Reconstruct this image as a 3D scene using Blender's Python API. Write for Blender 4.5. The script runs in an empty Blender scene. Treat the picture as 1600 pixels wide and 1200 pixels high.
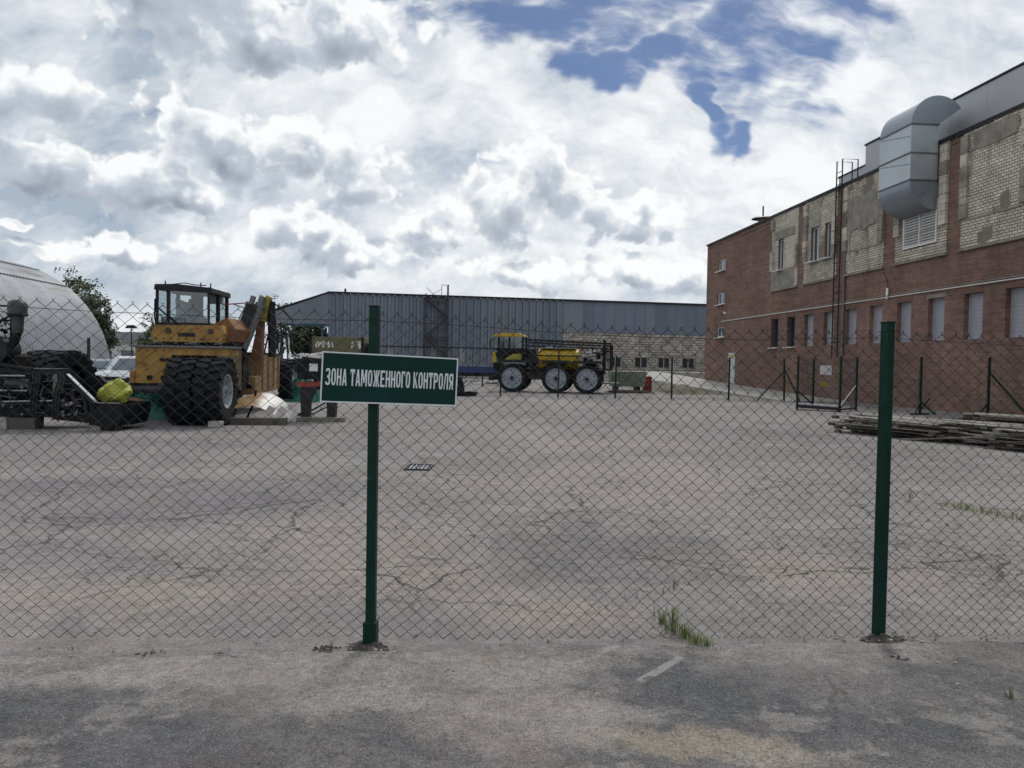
import bpy, bmesh, math, random
from mathutils import Vector, Matrix, Euler, noise as mnoise
R = math.radians
SC = bpy.context.scene
COL = SC.collection
rng = random.Random(7)

# ------------------------------------------------------------------ camera
cam_d = bpy.data.cameras.new('camera')
cam_d.sensor_width = 36.0
cam_d.lens = 27.0
cam_d.clip_start = 0.05
cam_d.clip_end = 3000.0
cam = bpy.data.objects.new('camera', cam_d)
COL.objects.link(cam)
cam.matrix_world = Matrix.Translation((0, 0, 1.65)) @ Matrix.Rotation(R(90 - 1.57), 4, 'X') @ Matrix.Rotation(R(1.0), 4, 'Z')
SC.camera = cam

SUN_EL, SUN_AZ = 50.0, 14.0        # ahead of the camera and a little to the right, behind thin cloud
SKY_STRENGTH = 0.1

# ------------------------------------------------------------------ node helper
class NT:
    def __init__(s, tree):
        s.t = tree; s.n = tree.nodes; s.l = tree.links
    def put(s, sock, v):
        if v is None: return
        if hasattr(v, 'is_output') or isinstance(v, bpy.types.NodeSocket): s.l.new(v, sock)
        else:
            if isinstance(v, (tuple, list)) and sock.type == 'RGBA' and len(v) == 3: v = (*v, 1)
            sock.default_value = v
    def m(s, op, a, b=None, c=None, clamp=False):
        n = s.n.new('ShaderNodeMath'); n.operation = op; n.use_clamp = clamp
        for i, v in enumerate((a, b, c)): s.put(n.inputs[i], v)
        return n.outputs[0]
    def v(s, op, a, b=None, scale=None):
        n = s.n.new('ShaderNodeVectorMath'); n.operation = op
        s.put(n.inputs[0], a)
        if b is not None: s.put(n.inputs[1], b)
        if scale is not None: s.put(n.inputs['Scale'], scale)
        return n.outputs['Value'] if op in ('LENGTH', 'DOT_PRODUCT', 'DISTANCE') else n.outputs[0]
    def noise(s, vec, scale, detail=4, rough=0.5, dist=0.0, color=False):
        n = s.n.new('ShaderNodeTexNoise'); s.put(n.inputs['Vector'], vec)
        n.inputs['Scale'].default_value = scale; n.inputs['Detail'].default_value = detail
        n.inputs['Roughness'].default_value = rough; n.inputs['Distortion'].default_value = dist
        return n.outputs['Color'] if color else n.outputs[0]
    def voro(s, vec, scale, feature='F1', detail=0, rough=0.5, rnd=1.0, out=None):
        n = s.n.new('ShaderNodeTexVoronoi'); n.feature = feature; s.put(n.inputs['Vector'], vec)
        n.inputs['Scale'].default_value = scale; n.inputs['Randomness'].default_value = rnd
        if 'Detail' in n.inputs: n.inputs['Detail'].default_value = detail; n.inputs['Roughness'].default_value = rough
        return n.outputs[out] if out else n.outputs['Distance']
    def step(s, v, lo, hi, t0=0.0, t1=1.0, smooth=True):
        n = s.n.new('ShaderNodeMapRange'); n.interpolation_type = 'SMOOTHSTEP' if smooth else 'LINEAR'
        n.clamp = True
        s.put(n.inputs[0], v)
        for i, x in enumerate((lo, hi, t0, t1)): s.put(n.inputs[1 + i], x)
        return n.outputs[0]
    def mix(s, f, a, b, mode='MIX'):
        n = s.n.new('ShaderNodeMix'); n.data_type = 'RGBA'; n.blend_type = mode; n.clamp_factor = True
        s.put(n.inputs[0], f); s.put(n.inputs[6], a); s.put(n.inputs[7], b)
        return n.outputs[2]
    def sep(s, v):
        n = s.n.new('ShaderNodeSeparateXYZ'); s.put(n.inputs[0], v); return n.outputs
    def comb(s, x, y, z):
        n = s.n.new('ShaderNodeCombineXYZ')
        for i, k in enumerate((x, y, z)): s.put(n.inputs[i], k)
        return n.outputs[0]
    def mapping(s, v, loc=(0, 0, 0), rot=(0, 0, 0), sc=(1, 1, 1)):
        n = s.n.new('ShaderNodeMapping'); s.put(n.inputs[0], v)
        n.inputs[1].default_value = loc; n.inputs[2].default_value = rot; n.inputs[3].default_value = sc
        return n.outputs[0]
    def coord(s, which='Object'):
        return s.n.new('ShaderNodeTexCoord').outputs[which]
    def bump(s, h, strength=0.3, dist=0.01, normal=None):
        n = s.n.new('ShaderNodeBump'); s.put(n.inputs['Height'], h)
        n.inputs['Strength'].default_value = strength; n.inputs['Distance'].default_value = dist
        if normal is not None: s.l.new(normal, n.inputs['Normal'])
        return n.outputs[0]

# ------------------------------------------------------------------ world: blue sky under broken cloud
def build_world():
    w = bpy.data.worlds.new('World'); SC.world = w; w.use_nodes = True
    t = w.node_tree; t.nodes.clear(); N = NT(t)
    sky = t.nodes.new('ShaderNodeTexSky'); sky.sky_type = 'NISHITA'; sky.sun_disc = False
    sky.sun_elevation = R(SUN_EL); sky.sun_rotation = R(SUN_AZ)
    sky.air_density = 1.0; sky.dust_density = 0.3; sky.ozone_density = 2.0
    K = 1.0 / SKY_STRENGTH
    def pix(x, y, w_, h_): return (math.atan((x - 800) / 1200), (567 + .0175 * (x - 800) - y) / 1200, w_ / 1200, h_ / 1200)
    dirv = N.v('NORMALIZE', N.coord('Generated'))
    X, Y, Z = N.sep(dirv)
    iz = N.m('DIVIDE', 1.0, N.m('ADD', 1.0, N.m('MAXIMUM', Z, -.3)))
    P = N.comb(N.m('MULTIPLY', X, iz), N.m('MULTIPLY', Y, iz), 0.0)        # the sky dome laid flat
    def noise2(vec, scale, detail, rough, color=False):
        o = N.noise(vec, scale, detail, rough, color=color); o.node.noise_dimensions = '2D'; return o
    def voro2(vec, scale, detail, rough):
        o = N.voro(vec, scale, 'F1', detail, rough); o.node.voronoi_dimensions = '2D'; return o
    AE = N.comb(N.m('ARCTAN2', X, Y), N.m('ARCSINE', Z), 0.0)
    wn = N.v('SUBTRACT', noise2(P, 11, 3, .6, True), (.5, .5, .5))
    AEw = N.v('ADD', AE, N.v('MULTIPLY', wn, (.10, .07, 0)))
    def blobmax(vec, blobs, k=None):
        G = None
        for (a, e, wa, he) in blobs:
            n = t.nodes.new('ShaderNodeVectorMath'); n.operation = 'MULTIPLY_ADD'
            N.put(n.inputs[0], vec); n.inputs[1].default_value = (1 / wa, 1 / he, 0); n.inputs[2].default_value = (-a / wa, -e / he, 0)
            q = N.v('LENGTH', n.outputs[0])
            G = q if G is None else (N.m('SMOOTH_MIN', G, q, k) if k else N.m('MINIMUM', G, q))
        return G
    clouds = [pix(285, 78, 150, 75), pix(400, 112, 170, 50), pix(520, 90, 110, 52), pix(205, 60, 40, 32),
              pix(350, 250, 105, 55), pix(460, 262, 130, 42),
              pix(765, 335, 85, 60), pix(850, 285, 62, 66), pix(720, 365, 130, 26),
              pix(110, 300, 180, 42), pix(240, 320, 110, 32), pix(40, 218, 130, 40),
              pix(470, 385, 140, 40), pix(575, 398, 80, 26), pix(560, 305, 60, 34),
              pix(170, 408, 85, 24), pix(85, 418, 70, 15), pix(40, 382, 26, 10),
              pix(980, 432, 170, 32), pix(840, 425, 120, 22), pix(960, 345, 95, 34)]
    G = N.m('SUBTRACT', 1.0, blobmax(AEw, clouds))
    # the same kind of cloud goes on round the rest of the sky
    rest = N.m('MULTIPLY', N.m('SUBTRACT', noise2(N.v('ADD', P, (.3, 1.7, 0)), 4.5, 2, .5), .52), 5.0)
    G = N.m('MAXIMUM', G, N.m('SUBTRACT', rest, N.step(Y, .70, .84, 0, 4)))
    Pw = N.v('ADD', P, N.v('SCALE', wn, scale=.03))
    puff = voro2(Pw, 20, 3.0, .58)
    fb = noise2(Pw, 26, 8, .66)
    D0 = N.m('ADD', N.m('ADD', G, .30), N.m('MULTIPLY', N.m('SUBTRACT', .55, puff), 1.0))
    D0 = N.m('ADD', D0, N.m('MULTIPLY', N.m('SUBTRACT', fb, .5), 1.1))
    # the same density a little higher up in the sky tells lit tops from shaded bases
    P2 = N.v('ADD', Pw, (0.0, -.020, 0))
    puff_u = voro2(P2, 20, 1.0, .58)
    Gu = N.m('SUBTRACT', 1.0, blobmax(N.v('ADD', AEw, (0, .022, 0)), clouds))
    rim = N.m('ADD', N.m('MULTIPLY', N.m('SUBTRACT', puff_u, puff), .9), N.m('SUBTRACT', G, Gu))
    # thin high cloud with ripples and gaps of blue
    low = noise2(N.v('ADD', P, (.4, .2, 0)), 4.0, 3, .55)
    Pr = N.mapping(Pw, rot=(0, 0, R(-28)), sc=(.45, 1.7, 1))
    rip = noise2(Pr, 28, 6, .55)
    fine = noise2(N.mapping(Pw, rot=(0, 0, R(25)), sc=(.7, 1.3, 1)), 13, 6, .6)
    holes = [pix(1190, 95, 190, 130), pix(1122, 220, 28, 72), pix(880, 30, 300, 70), pix(530, 40, 150, 55), pix(1010, 110, 200, 50), pix(1330, 0, 190, 55)]
    H = blobmax(N.v('ADD', AE, N.v('MULTIPLY', wn, (.20, .17, 0))), holes)
    Hs = N.step(H, 1.3, .35)
    veil = N.m('ADD', N.m('MULTIPLY', low, .8), .82)
    veil = N.m('SUBTRACT', veil, N.m('MULTIPLY', Hs, 1.25))
    veil = N.m('ADD', veil, N.m('MULTIPLY', N.m('SUBTRACT', rip, .5), 1.9))
    veil = N.m('ADD', veil, N.m('MULTIPLY', N.m('SUBTRACT', fine, .5), 1.2))
    av = N.step(veil, -.15, .98, .06, .97)
    # whitest around the hidden sun, greyer away from it
    ga, ge = R(SUN_AZ - 8), R(30)
    glow = N.step(N.v('DOT_PRODUCT', dirv, (math.sin(ga) * math.cos(ge), math.cos(ga) * math.cos(ge), math.sin(ge))), .72, .99)
    vb = N.m('ADD', N.m('MULTIPLY', N.m('SUBTRACT', fine, .5), 2.3), N.m('MULTIPLY', N.m('SUBTRACT', low, .5), 1.1))
    vb = N.m('ADD', vb, N.m('ADD', .26, N.m('MULTIPLY', glow, .52)))
    vcol = N.mix(N.step(vb, 0, 1, smooth=False), (.37, .44, .52), (.86, .875, .885))
    core = N.step(D0, .0, .72)
    lit = N.m('ADD', N.m('MULTIPLY', rim, 1.25), N.m('SUBTRACT', .98, N.m('MULTIPLY', core, .86)))
    lit = N.m('ADD', lit, N.m('MULTIPLY', glow, .26))
    lit = N.m('ADD', lit, N.m('MULTIPLY', N.m('SUBTRACT', fb, .5), .6))
    c1 = N.mix(N.step(lit, -.75, .50, smooth=False), (.25, .285, .35), (.50, .55, .615))
    ccol = N.mix(N.step(lit, .45, 1.05, smooth=False), c1, (.88, .89, .895))
    ac = N.step(D0, -.17, .24, 0, .95)
    blue = N.mix(1.0, sky.outputs[0], (.36, .42, .53), 'MULTIPLY')
    col = N.mix(av, blue, N.v('SCALE', vcol, scale=K))
    col = N.mix(ac, col, N.v('SCALE', ccol, scale=K))
    hz = N.step(Z, -.02, .12, .35, 0)                                       # pale air towards the horizon
    col = N.mix(hz, col, (.62 * K, .665 * K, .69 * K))
    bg = t.nodes.new('ShaderNodeBackground'); bg.inputs[1].default_value = SKY_STRENGTH
    N.put(bg.inputs[0], col)
    out = t.nodes.new('ShaderNodeOutputWorld'); t.links.new(bg.outputs[0], out.inputs[0])
    w.cycles.sampling_method = 'MANUAL'; w.cycles.sample_map_resolution = 512
build_world()

sun_d = bpy.data.lights.new('sun', 'SUN'); sun_d.energy = 1.5; sun_d.angle = R(12); sun_d.color = (1.0, .955, .89)
sun = bpy.data.objects.new('sun', sun_d); COL.objects.link(sun)
sun.rotation_euler = (R(90 - SUN_EL), 0, R(180 - SUN_AZ))   # light travels towards the camera
sun.location = (10, 40, 60)

SC.view_settings.view_transform = 'Standard'; SC.view_settings.look = 'None'
SC.view_settings.exposure = 0.16; SC.view_settings.gamma = 1.0; SC.view_settings.use_curve_mapping = False
SC.render.resolution_x = 1024; SC.render.resolution_y = 768

# ------------------------------------------------------------------ mesh helpers
class MB:
    """collects shapes; build() links them as one mesh object"""
    def __init__(s): s.v = []; s.f = []; s.sm = []
    def add(s, vs, fs, smooth=False):
        o = len(s.v); s.v += [Vector(p) for p in vs]
        s.f += [tuple(i + o for i in f) for f in fs]; s.sm += [smooth] * len(fs); return s
    def box(s, c, d, rot=None, taper=None):
        x, y, z = d[0] / 2, d[1] / 2, d[2] / 2
        t = taper or (1, 1)
        vs = [Vector(p) for p in ((-x, -y, -z), (x, -y, -z), (x, y, -z), (-x, y, -z), (-x * t[0], -y * t[1], z), (x * t[0], -y * t[1], z), (x * t[0], y * t[1], z), (-x * t[0], y * t[1], z))]
        if rot is not None:
            m = rot if isinstance(rot, Matrix) else Euler(rot).to_matrix()
            vs = [m @ p for p in vs]
        c = Vector(c)
        return s.add([p + c for p in vs], [(0, 3, 2, 1), (4, 5, 6, 7), (0, 1, 5, 4), (1, 2, 6, 5), (2, 3, 7, 6), (3, 0, 4, 7)])
    def b2(s, lo, hi):
        return s.box([(a + b) / 2 for a, b in zip(lo, hi)], [abs(b - a) for a, b in zip(lo, hi)])
    def bar(s, p0, p1, w, h=None, up=(0, 0, 1)):
        p0, p1 = Vector(p0), Vector(p1); d = p1 - p0; L = d.length; d.normalize()
        u = Vector(up)
        if abs(d.dot(u)) > .98: u = Vector((0, 1, 0)) if abs(d.y) < .9 else Vector((1, 0, 0))
        x = d.cross(u).normalized(); z = x.cross(d)
        m = Matrix((x, d, z)).transposed()
        return s.box((p0 + p1) / 2, (w, L, h or w), m)
    def cyl(s, p0, p1, r0, r1=None, n=12, caps=True, smooth=True):
        p0, p1 = Vector(p0), Vector(p1); r1 = r0 if r1 is None else r1
        d = (p1 - p0).normalized(); u = Vector((0, 0, 1)) if abs(d.z) < .9 else Vector((1, 0, 0))
        x = d.cross(u).normalized(); y = d.cross(x)
        vs = []
        for p, r in ((p0, r0), (p1, r1)):
            for i in range(n):
                a = 2 * math.pi * i / n; vs.append(p + x * (r * math.cos(a)) + y * (r * math.sin(a)))
        s.add(vs, [(i, (i + 1) % n, n + (i + 1) % n, n + i) for i in range(n)], smooth)
        if caps:
            s.add(vs[:n], [tuple(range(n))[::-1]]); s.add(vs[n:], [tuple(range(n))])
        return s
    def tube(s, pts, r, n=6, smooth=True):
        pts = [Vector(p) for p in pts]; rr = r if isinstance(r, (list, tuple)) else [r] * len(pts)
        vs = []; px = None
        for i, p in enumerate(pts):
            d = (pts[min(i + 1, len(pts) - 1)] - pts[max(i - 1, 0)]).normalized()
            if px is None:
                u = Vector((0, 0, 1)) if abs(d.z) < .9 else Vector((0, 1, 0)); px = d.cross(u).normalized()
            else: px = (px - d * px.dot(d)).normalized()
            y = d.cross(px)
            for k in range(n):
                a = 2 * math.pi * k / n; vs.append(p + px * (rr[i] * math.cos(a)) + y * (rr[i] * math.sin(a)))
        fs = []
        for i in range(len(pts) - 1):
            for k in range(n): fs.append((i * n + k, i * n + (k + 1) % n, (i + 1) * n + (k + 1) % n, (i + 1) * n + k))
        fs += [tuple(range(n))[::-1], tuple(range((len(pts) - 1) * n, len(pts) * n))]
        return s.add(vs, fs, smooth)
    def prism(s, prof, p, ax, ay, d):
        """outline prof in the plane (ax, ay) at p, extruded along d"""
        p, ax, ay, d = Vector(p), Vector(ax), Vector(ay), Vector(d); n = len(prof)
        a = [p + ax * q[0] + ay * q[1] for q in prof]
        s.add(a + [q + d for q in a], [(i, (i + 1) % n, n + (i + 1) % n, n + i) for i in range(n)])
        s.add(a, [tuple(range(n))[::-1]]); return s.add([q + d for q in a], [tuple(range(n))])
    def lathe(s, prof, c, axis, n=24, smooth=True):
        """prof = [(distance along the axis, radius)]"""
        c = Vector(c); d = Vector(axis).normalized(); u = Vector((0, 0, 1)) if abs(d.z) < .9 else Vector((1, 0, 0))
        x = d.cross(u).normalized(); y = d.cross(x); vs = []
        for (h, r) in prof:
            for k in range(n):
                a = 2 * math.pi * k / n; vs.append(c + d * h + x * (r * math.cos(a)) + y * (r * math.sin(a)))
        fs = [(i * n + k, i * n + (k + 1) % n, (i + 1) * n + (k + 1) % n, (i + 1) * n + k) for i in range(len(prof) - 1) for k in range(n)]
        return s.add(vs, fs, smooth)
    def grid(s, nu, nv, fn, smooth=True, thick=None):
        vs = [Vector(fn(i / nu, j / nv)) for j in range(nv + 1) for i in range(nu + 1)]
        fs = [(j * (nu + 1) + i, j * (nu + 1) + i + 1, (j + 1) * (nu + 1) + i + 1, (j + 1) * (nu + 1) + i) for j in range(nv) for i in range(nu)]
        return s.add(vs, fs, smooth)
    def mesh(s, name, mat, origin=(0, 0, 0), fix=True):
        me = bpy.data.meshes.new(name); o = Vector(origin)
        me.from_pydata([tuple(p - o) for p in s.v], [], s.f)
        if fix:
            bm = bmesh.new(); bm.from_mesh(me); bmesh.ops.recalc_face_normals(bm, faces=bm.faces); bm.to_mesh(me); bm.free()
        me.polygons.foreach_set('use_smooth', s.sm)
        if any(s.sm): me.set_sharp_from_angle(angle=R(42))
        me.materials.append(mat); me.update(); return me
    def build(s, name, mat, parent=None, origin=None, bevel=0, fix=True, solid=0):
        if origin is None: origin = world_loc(parent) if parent is not None else (0, 0, 0)
        return link(name, s.mesh(name, mat, origin, fix), parent, None if parent is not None else origin, bevel, solid)

LOC = {}
def world_loc(o): return LOC.get(o.name, Vector((0, 0, 0)))
def link(name, me, parent=None, loc=None, bevel=0, solid=0):
    ob = bpy.data.objects.new(name, me); COL.objects.link(ob)
    if parent is not None:
        ob.parent = parent; LOC[ob.name] = world_loc(parent)
    elif loc is not None:
        ob.location = loc; LOC[ob.name] = Vector(loc)
    if solid:
        m = ob.modifiers.new('thickness', 'SOLIDIFY'); m.thickness = solid; m.offset = 0
    if bevel:
        m = ob.modifiers.new('edges', 'BEVEL'); m.width = bevel; m.segments = 2; m.limit_method = 'ANGLE'; m.angle_limit = R(40)
    return ob
def tag(o, label=None, cat=None, group=None, kind=None):
    if label: o['label'] = label
    if cat: o['category'] = cat
    if group: o['group'] = group
    if kind: o['kind'] = kind
    return o
def thing(name, loc, label, cat, group=None, rz=0, local=False):
    """local=True: parts are given in the thing's own frame; otherwise in world coordinates"""
    o = bpy.data.objects.new(name, None); COL.objects.link(o); o.location = loc; o.rotation_euler = (0, 0, rz)
    o.empty_display_size = .2
    LOC[o.name] = Vector((0, 0, 0)) if local else Vector(loc)
    return tag(o, label, cat, group)
def copy_tree(o, parent=None):
    c = o.copy(); COL.objects.link(c); LOC[c.name] = world_loc(o)
    if parent is not None: c.parent = parent
    for ch in list(o.children): copy_tree(ch, c)
    return c

# ------------------------------------------------------------------ materials
def principled(name):
    m = bpy.data.materials.new(name); m.use_nodes = True; t = m.node_tree; N = NT(t)
    return m, N, t.nodes['Principled BSDF']
def mat(name, col, rough=.6, metal=0.0, var=.25, vscale=3.0, dirt=None, dirt_amt=.35, dirt_scale=2.5, bump=.15, bscale=40, bdist=.004, streak=False, spec=None):
    """base colour with uneven tone, patches of a second colour with soft ragged edges, fine relief"""
    m, N, P = principled(name); co = N.coord('Object')
    if streak: cs = N.mapping(co, sc=(1, 1, .12))
    else: cs = co
    n1 = N.noise(cs, vscale, 5, .6)
    f = N.step(n1, .3, .7, 1 - var, 1 + var * .6, smooth=False)
    c = N.v('SCALE', (*col,), scale=f) if False else N.mix(1.0, (*col, 1), N.comb(f, f, f), 'MULTIPLY')
    if dirt:
        n2 = N.noise(cs, dirt_scale, 7, .65)
        k = N.step(n2, .5 + .25 * (1 - dirt_amt) - .1, .5 + .25 * (1 - dirt_amt) + .08, 0, .9)
        c = N.mix(k, c, (*dirt, 1))
        N.put(P.inputs['Roughness'], N.step(k, 0, 1, rough, min(1, rough + .25)))
    else:
        N.put(P.inputs['Roughness'], N.step(N.noise(co, vscale * 4, 3, .6), .3, .7, max(.05, rough - .08), min(1, rough + .08)))
    N.put(P.inputs['Base Color'], c); P.inputs['Metallic'].default_value = metal
    if spec is not None: P.inputs['Specular IOR Level'].default_value = spec
    if bump: N.put(P.inputs['Normal'], N.bump(N.noise(co, bscale, 4, .6), bump, bdist))
    return m

M = {}
M['green_paint'] = mat('green_paint', (.002, .030, .022), .42, 0, .3, 6, dirt=(.022, .060, .048), dirt_amt=.32, dirt_scale=16, bump=.12, bscale=90, spec=.22)
M['green_dark'] = mat('green_dark', (.004, .017, .014), .5, 0, .2, 6, spec=.3)
M['wire'] = mat('wire', (.006, .014, .012), .5, 0, .3, 30, bump=0, spec=.25)
M['rubber'] = mat('rubber', (.011, .0115, .014), .8, 0, .35, 5, dirt=(.032, .030, .030), dirt_amt=.25, dirt_scale=4, bump=.3, bscale=60, spec=.25)
M['black_metal'] = mat('black_metal', (.006, .0065, .009), .5, 0, .4, 5, dirt=(.026, .023, .021), dirt_amt=.22, dirt_scale=5, bump=.15, spec=.22)
M['charcoal'] = mat('charcoal', (.016, .017, .020), .6, 0, .4, 5, dirt=(.04, .036, .032), dirt_amt=.3, dirt_scale=4, spec=.3)
M['steel'] = mat('steel', (.34, .35, .37), .38, .7, .3, 5, dirt=(.12, .09, .07), dirt_amt=.2, dirt_scale=6)
M['dull_steel'] = mat('dull_steel', (.16, .165, .175), .55, .35, .3, 5, dirt=(.09, .07, .055), dirt_amt=.3, dirt_scale=5)
M['yellow_old'] = mat('yellow_old', (.36, .200, .042), .62, 0, .35, 2.5, dirt=(.13, .072, .032), dirt_amt=.5, dirt_scale=3.2, bump=.12)
M['tan_yellow'] = mat('tan_yellow', (.27, .175, .075), .65, 0, .3, 2, dirt=(.13, .085, .045), dirt_amt=.55, dirt_scale=2.2, streak=True)
M['rust_orange'] = mat('rust_orange', (.21, .085, .026), .7, 0, .35, 4, dirt=(.12, .055, .026), dirt_amt=.5, dirt_scale=4)
M['yellow_green'] = mat('yellow_green', (.30, .26, .035), .6, 0, .3, 4, dirt=(.12, .09, .03), dirt_amt=.4, dirt_scale=5)
M['bright_yellow'] = mat('bright_yellow', (.46, .30, .012), .42, 0, .2, 3, dirt=(.25, .16, .03), dirt_amt=.25, dirt_scale=4)
M['lime_yellow'] = mat('lime_yellow', (.36, .385, .05), .6, 0, .2, 6, bump=.3, bscale=14, bdist=.02)
M['pale_grey_paint'] = mat('pale_grey_paint', (.40, .43, .47), .5, .1, .15, 5, dirt=(.2, .18, .16), dirt_amt=.2)
M['white_paint'] = mat('white_paint', (.62, .62, .61), .45, 0, .12, 4, dirt=(.36, .33, .29), dirt_amt=.2)
M['white_frame'] = mat('white_frame', (.68, .68, .67), .4, 0, .08, 4)
M['blind'] = mat('blind', (.315, .325, .36), .5, 0, .08, 1.5, bump=.06)
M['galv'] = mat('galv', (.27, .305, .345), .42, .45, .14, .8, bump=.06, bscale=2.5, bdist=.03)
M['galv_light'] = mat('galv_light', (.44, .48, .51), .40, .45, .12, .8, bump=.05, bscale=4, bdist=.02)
M['parapet'] = mat('parapet', (.40, .41, .435), .5, .1, .06, .6, bump=.04, bscale=3, bdist=.02)
M['concrete'] = mat('concrete', (.36, .345, .32), .9, 0, .2, 1.2, dirt=(.24, .225, .2), dirt_amt=.4, dirt_scale=1, bump=.3, bscale=30, bdist=.006)
M['plaster'] = mat('plaster', (.27, .245, .21), .95, 0, .35, 2.0, dirt=(.15, .135, .115), dirt_amt=.5, dirt_scale=1.6, bump=.4, bscale=14, bdist=.02)
M['clad_blue'] = mat('clad_blue', (.165, .195, .245), .5, .1, .2, .5, dirt=(.19, .21, .245), dirt_amt=.4, dirt_scale=.7, streak=True, bump=.05)
M['clad_flat'] = mat('clad_flat', (.145, .175, .225), .55, .1, .2, .4, dirt=(.18, .195, .225), dirt_amt=.4, dirt_scale=.6, streak=True, bump=.05)
M['clad_grey'] = mat('clad_grey', (.175, .197, .23), .6, .1, .2, .5, streak=True, bump=.05)
M['clad_pale'] = mat('clad_pale', (.27, .29, .32), .6, .1, .25, .6, dirt=(.20, .21, .22), dirt_amt=.4, streak=True, bump=.05)
M['blue_paint'] = mat('blue_paint', (.012, .034, .13), .5, 0, .2, 2, dirt=(.04, .06, .12), dirt_amt=.3)
M['teal_steel'] = mat('teal_steel', (.02, .085, .12), .6, 0, .2, 4)
M['olive'] = mat('olive', (.125, .115, .060), .7, 0, .2, 1.5, dirt=(.09, .082, .05), dirt_amt=.4)
M['red_paint'] = mat('red_paint', (.28, .014, .02), .5, 0, .25, 6, dirt=(.14, .03, .025), dirt_amt=.3)
M['red_band'] = mat('red_band', (.30, .035, .03), .55, 0, .3, 8, dirt=(.35, .30, .27), dirt_amt=.5, dirt_scale=9)
M['pale_green'] = mat('pale_green', (.185, .215, .165), .85, 0, .35, 3, dirt=(.12, .13, .10), dirt_amt=.5)
M['wood_grey'] = mat('wood_grey', (.19, .172, .147), .85, 0, .35, 4, dirt=(.11, .095, .08), dirt_amt=.4, dirt_scale=3, bump=.3, bscale=22)
M['wood_dark'] = mat('wood_dark', (.10, .088, .074), .85, 0, .35, 4, dirt=(.05, .043, .037), dirt_amt=.4, dirt_scale=3, bump=.3, bscale=22)
M['wood_pale'] = mat('wood_pale', (.36, .34, .305), .8, 0, .25, 4, dirt=(.28, .25, .21), dirt_amt=.35, dirt_scale=3, bump=.3, bscale=22)
M['dirt'] = mat('dirt', (.075, .068, .060), .95, 0, .4, 12, dirt=(.19, .175, .16), dirt_amt=.55, dirt_scale=14, bump=.5, bscale=30, bdist=.01)
M['rubble'] = mat('rubble', (.36, .335, .30), .95, 0, .3, 12, bump=.5, bscale=40, bdist=.006)
M['net'] = mat('net', (.012, .17, .11), .55, 0, .5, 9, dirt=(.10, .40, .30), dirt_amt=.5, dirt_scale=11, bump=.5, bscale=30, bdist=.02)
M['red_brown'] = mat('red_brown', (.16, .055, .038), .75, 0, .3, 6)
M['sheet_white'] = mat('sheet_white', (.62, .60, .55), .5, 0, .12, 3, dirt=(.38, .24, .12), dirt_amt=.35, dirt_scale=2.2)
M['sign_green'] = mat('sign_green', (.001, .034, .027), .4, 0, .25, 3, dirt=(.005, .044, .036), dirt_amt=.35, dirt_scale=4, bump=.03, bscale=12, spec=.18)
M['sign_white'] = mat('sign_white', (.72, .77, .77), .4, 0, .06, 20, bump=0)
M['white_lamp'] = mat('white_lamp', (.8, .8, .78), .4, 0, .05, 5, bump=0)
M['bark'] = mat('bark', (.06, .048, .038), .9, 0, .3, 8, bump=.5)
M['shrub'] = mat('shrub', (.045, .075, .028), .7, 0, .5, 1.2)
M['car_white'] = mat('car_white', (.55, .57, .60), .3, 0, .06, 2, bump=0)
M['car_silver'] = mat('car_silver', (.28, .30, .33), .35, .4, .08, 2, bump=0)
def glass(name, col, alpha_mix=.0, rough=.06):
    m, N, P = principled(name)
    P.inputs['Base Color'].default_value = (*col, 1); P.inputs['Roughness'].default_value = rough
    P.inputs['Specular IOR Level'].default_value = .8
    return m
M['window_dark'] = glass('window_dark', (.02, .026, .03))
M['window_grey'] = glass('window_grey', (.075, .095, .12), rough=.12)
def clear_glass():
    m = bpy.data.materials.new('cab_glass'); m.use_nodes = True; t = m.node_tree; N = NT(t); t.nodes.clear()
    o = t.nodes.new('ShaderNodeOutputMaterial'); mx = t.nodes.new('ShaderNodeMixShader'); tr = t.nodes.new('ShaderNodeBsdfTransparent'); gl = t.nodes.new('ShaderNodeBsdfGlossy')
    tr.inputs[0].default_value = (.80, .85, .86, 1); gl.inputs[1].default_value = .08; mx.inputs[0].default_value = .10
    t.links.new(tr.outputs[0], mx.inputs[1]); t.links.new(gl.outputs[0], mx.inputs[2]); t.links.new(mx.outputs[0], o.inputs[0]); return m
M['cab_glass'] = clear_glass()
def leafmat(name, a, b, sc=60):
    m, N, P = principled(name); co = N.coord('Object')
    k = N.step(N.noise(co, sc, 2, .5), .35, .65)
    N.put(P.inputs['Base Color'], N.mix(k, (*a, 1), (*b, 1))); P.inputs['Roughness'].default_value = .55
    P.inputs['Transmission Weight'].default_value = 0.0
    P.inputs['Subsurface Weight'].default_value = 0.0
    return m
M['leaf'] = leafmat('leaf', (.028, .050, .018), (.075, .105, .035), 2)
M['grass'] = leafmat('grass', (.11, .17, .035), (.20, .25, .08), 8)
M['dry_grass'] = leafmat('dry_grass', (.15, .15, .06), (.10, .13, .04), 8)

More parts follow.
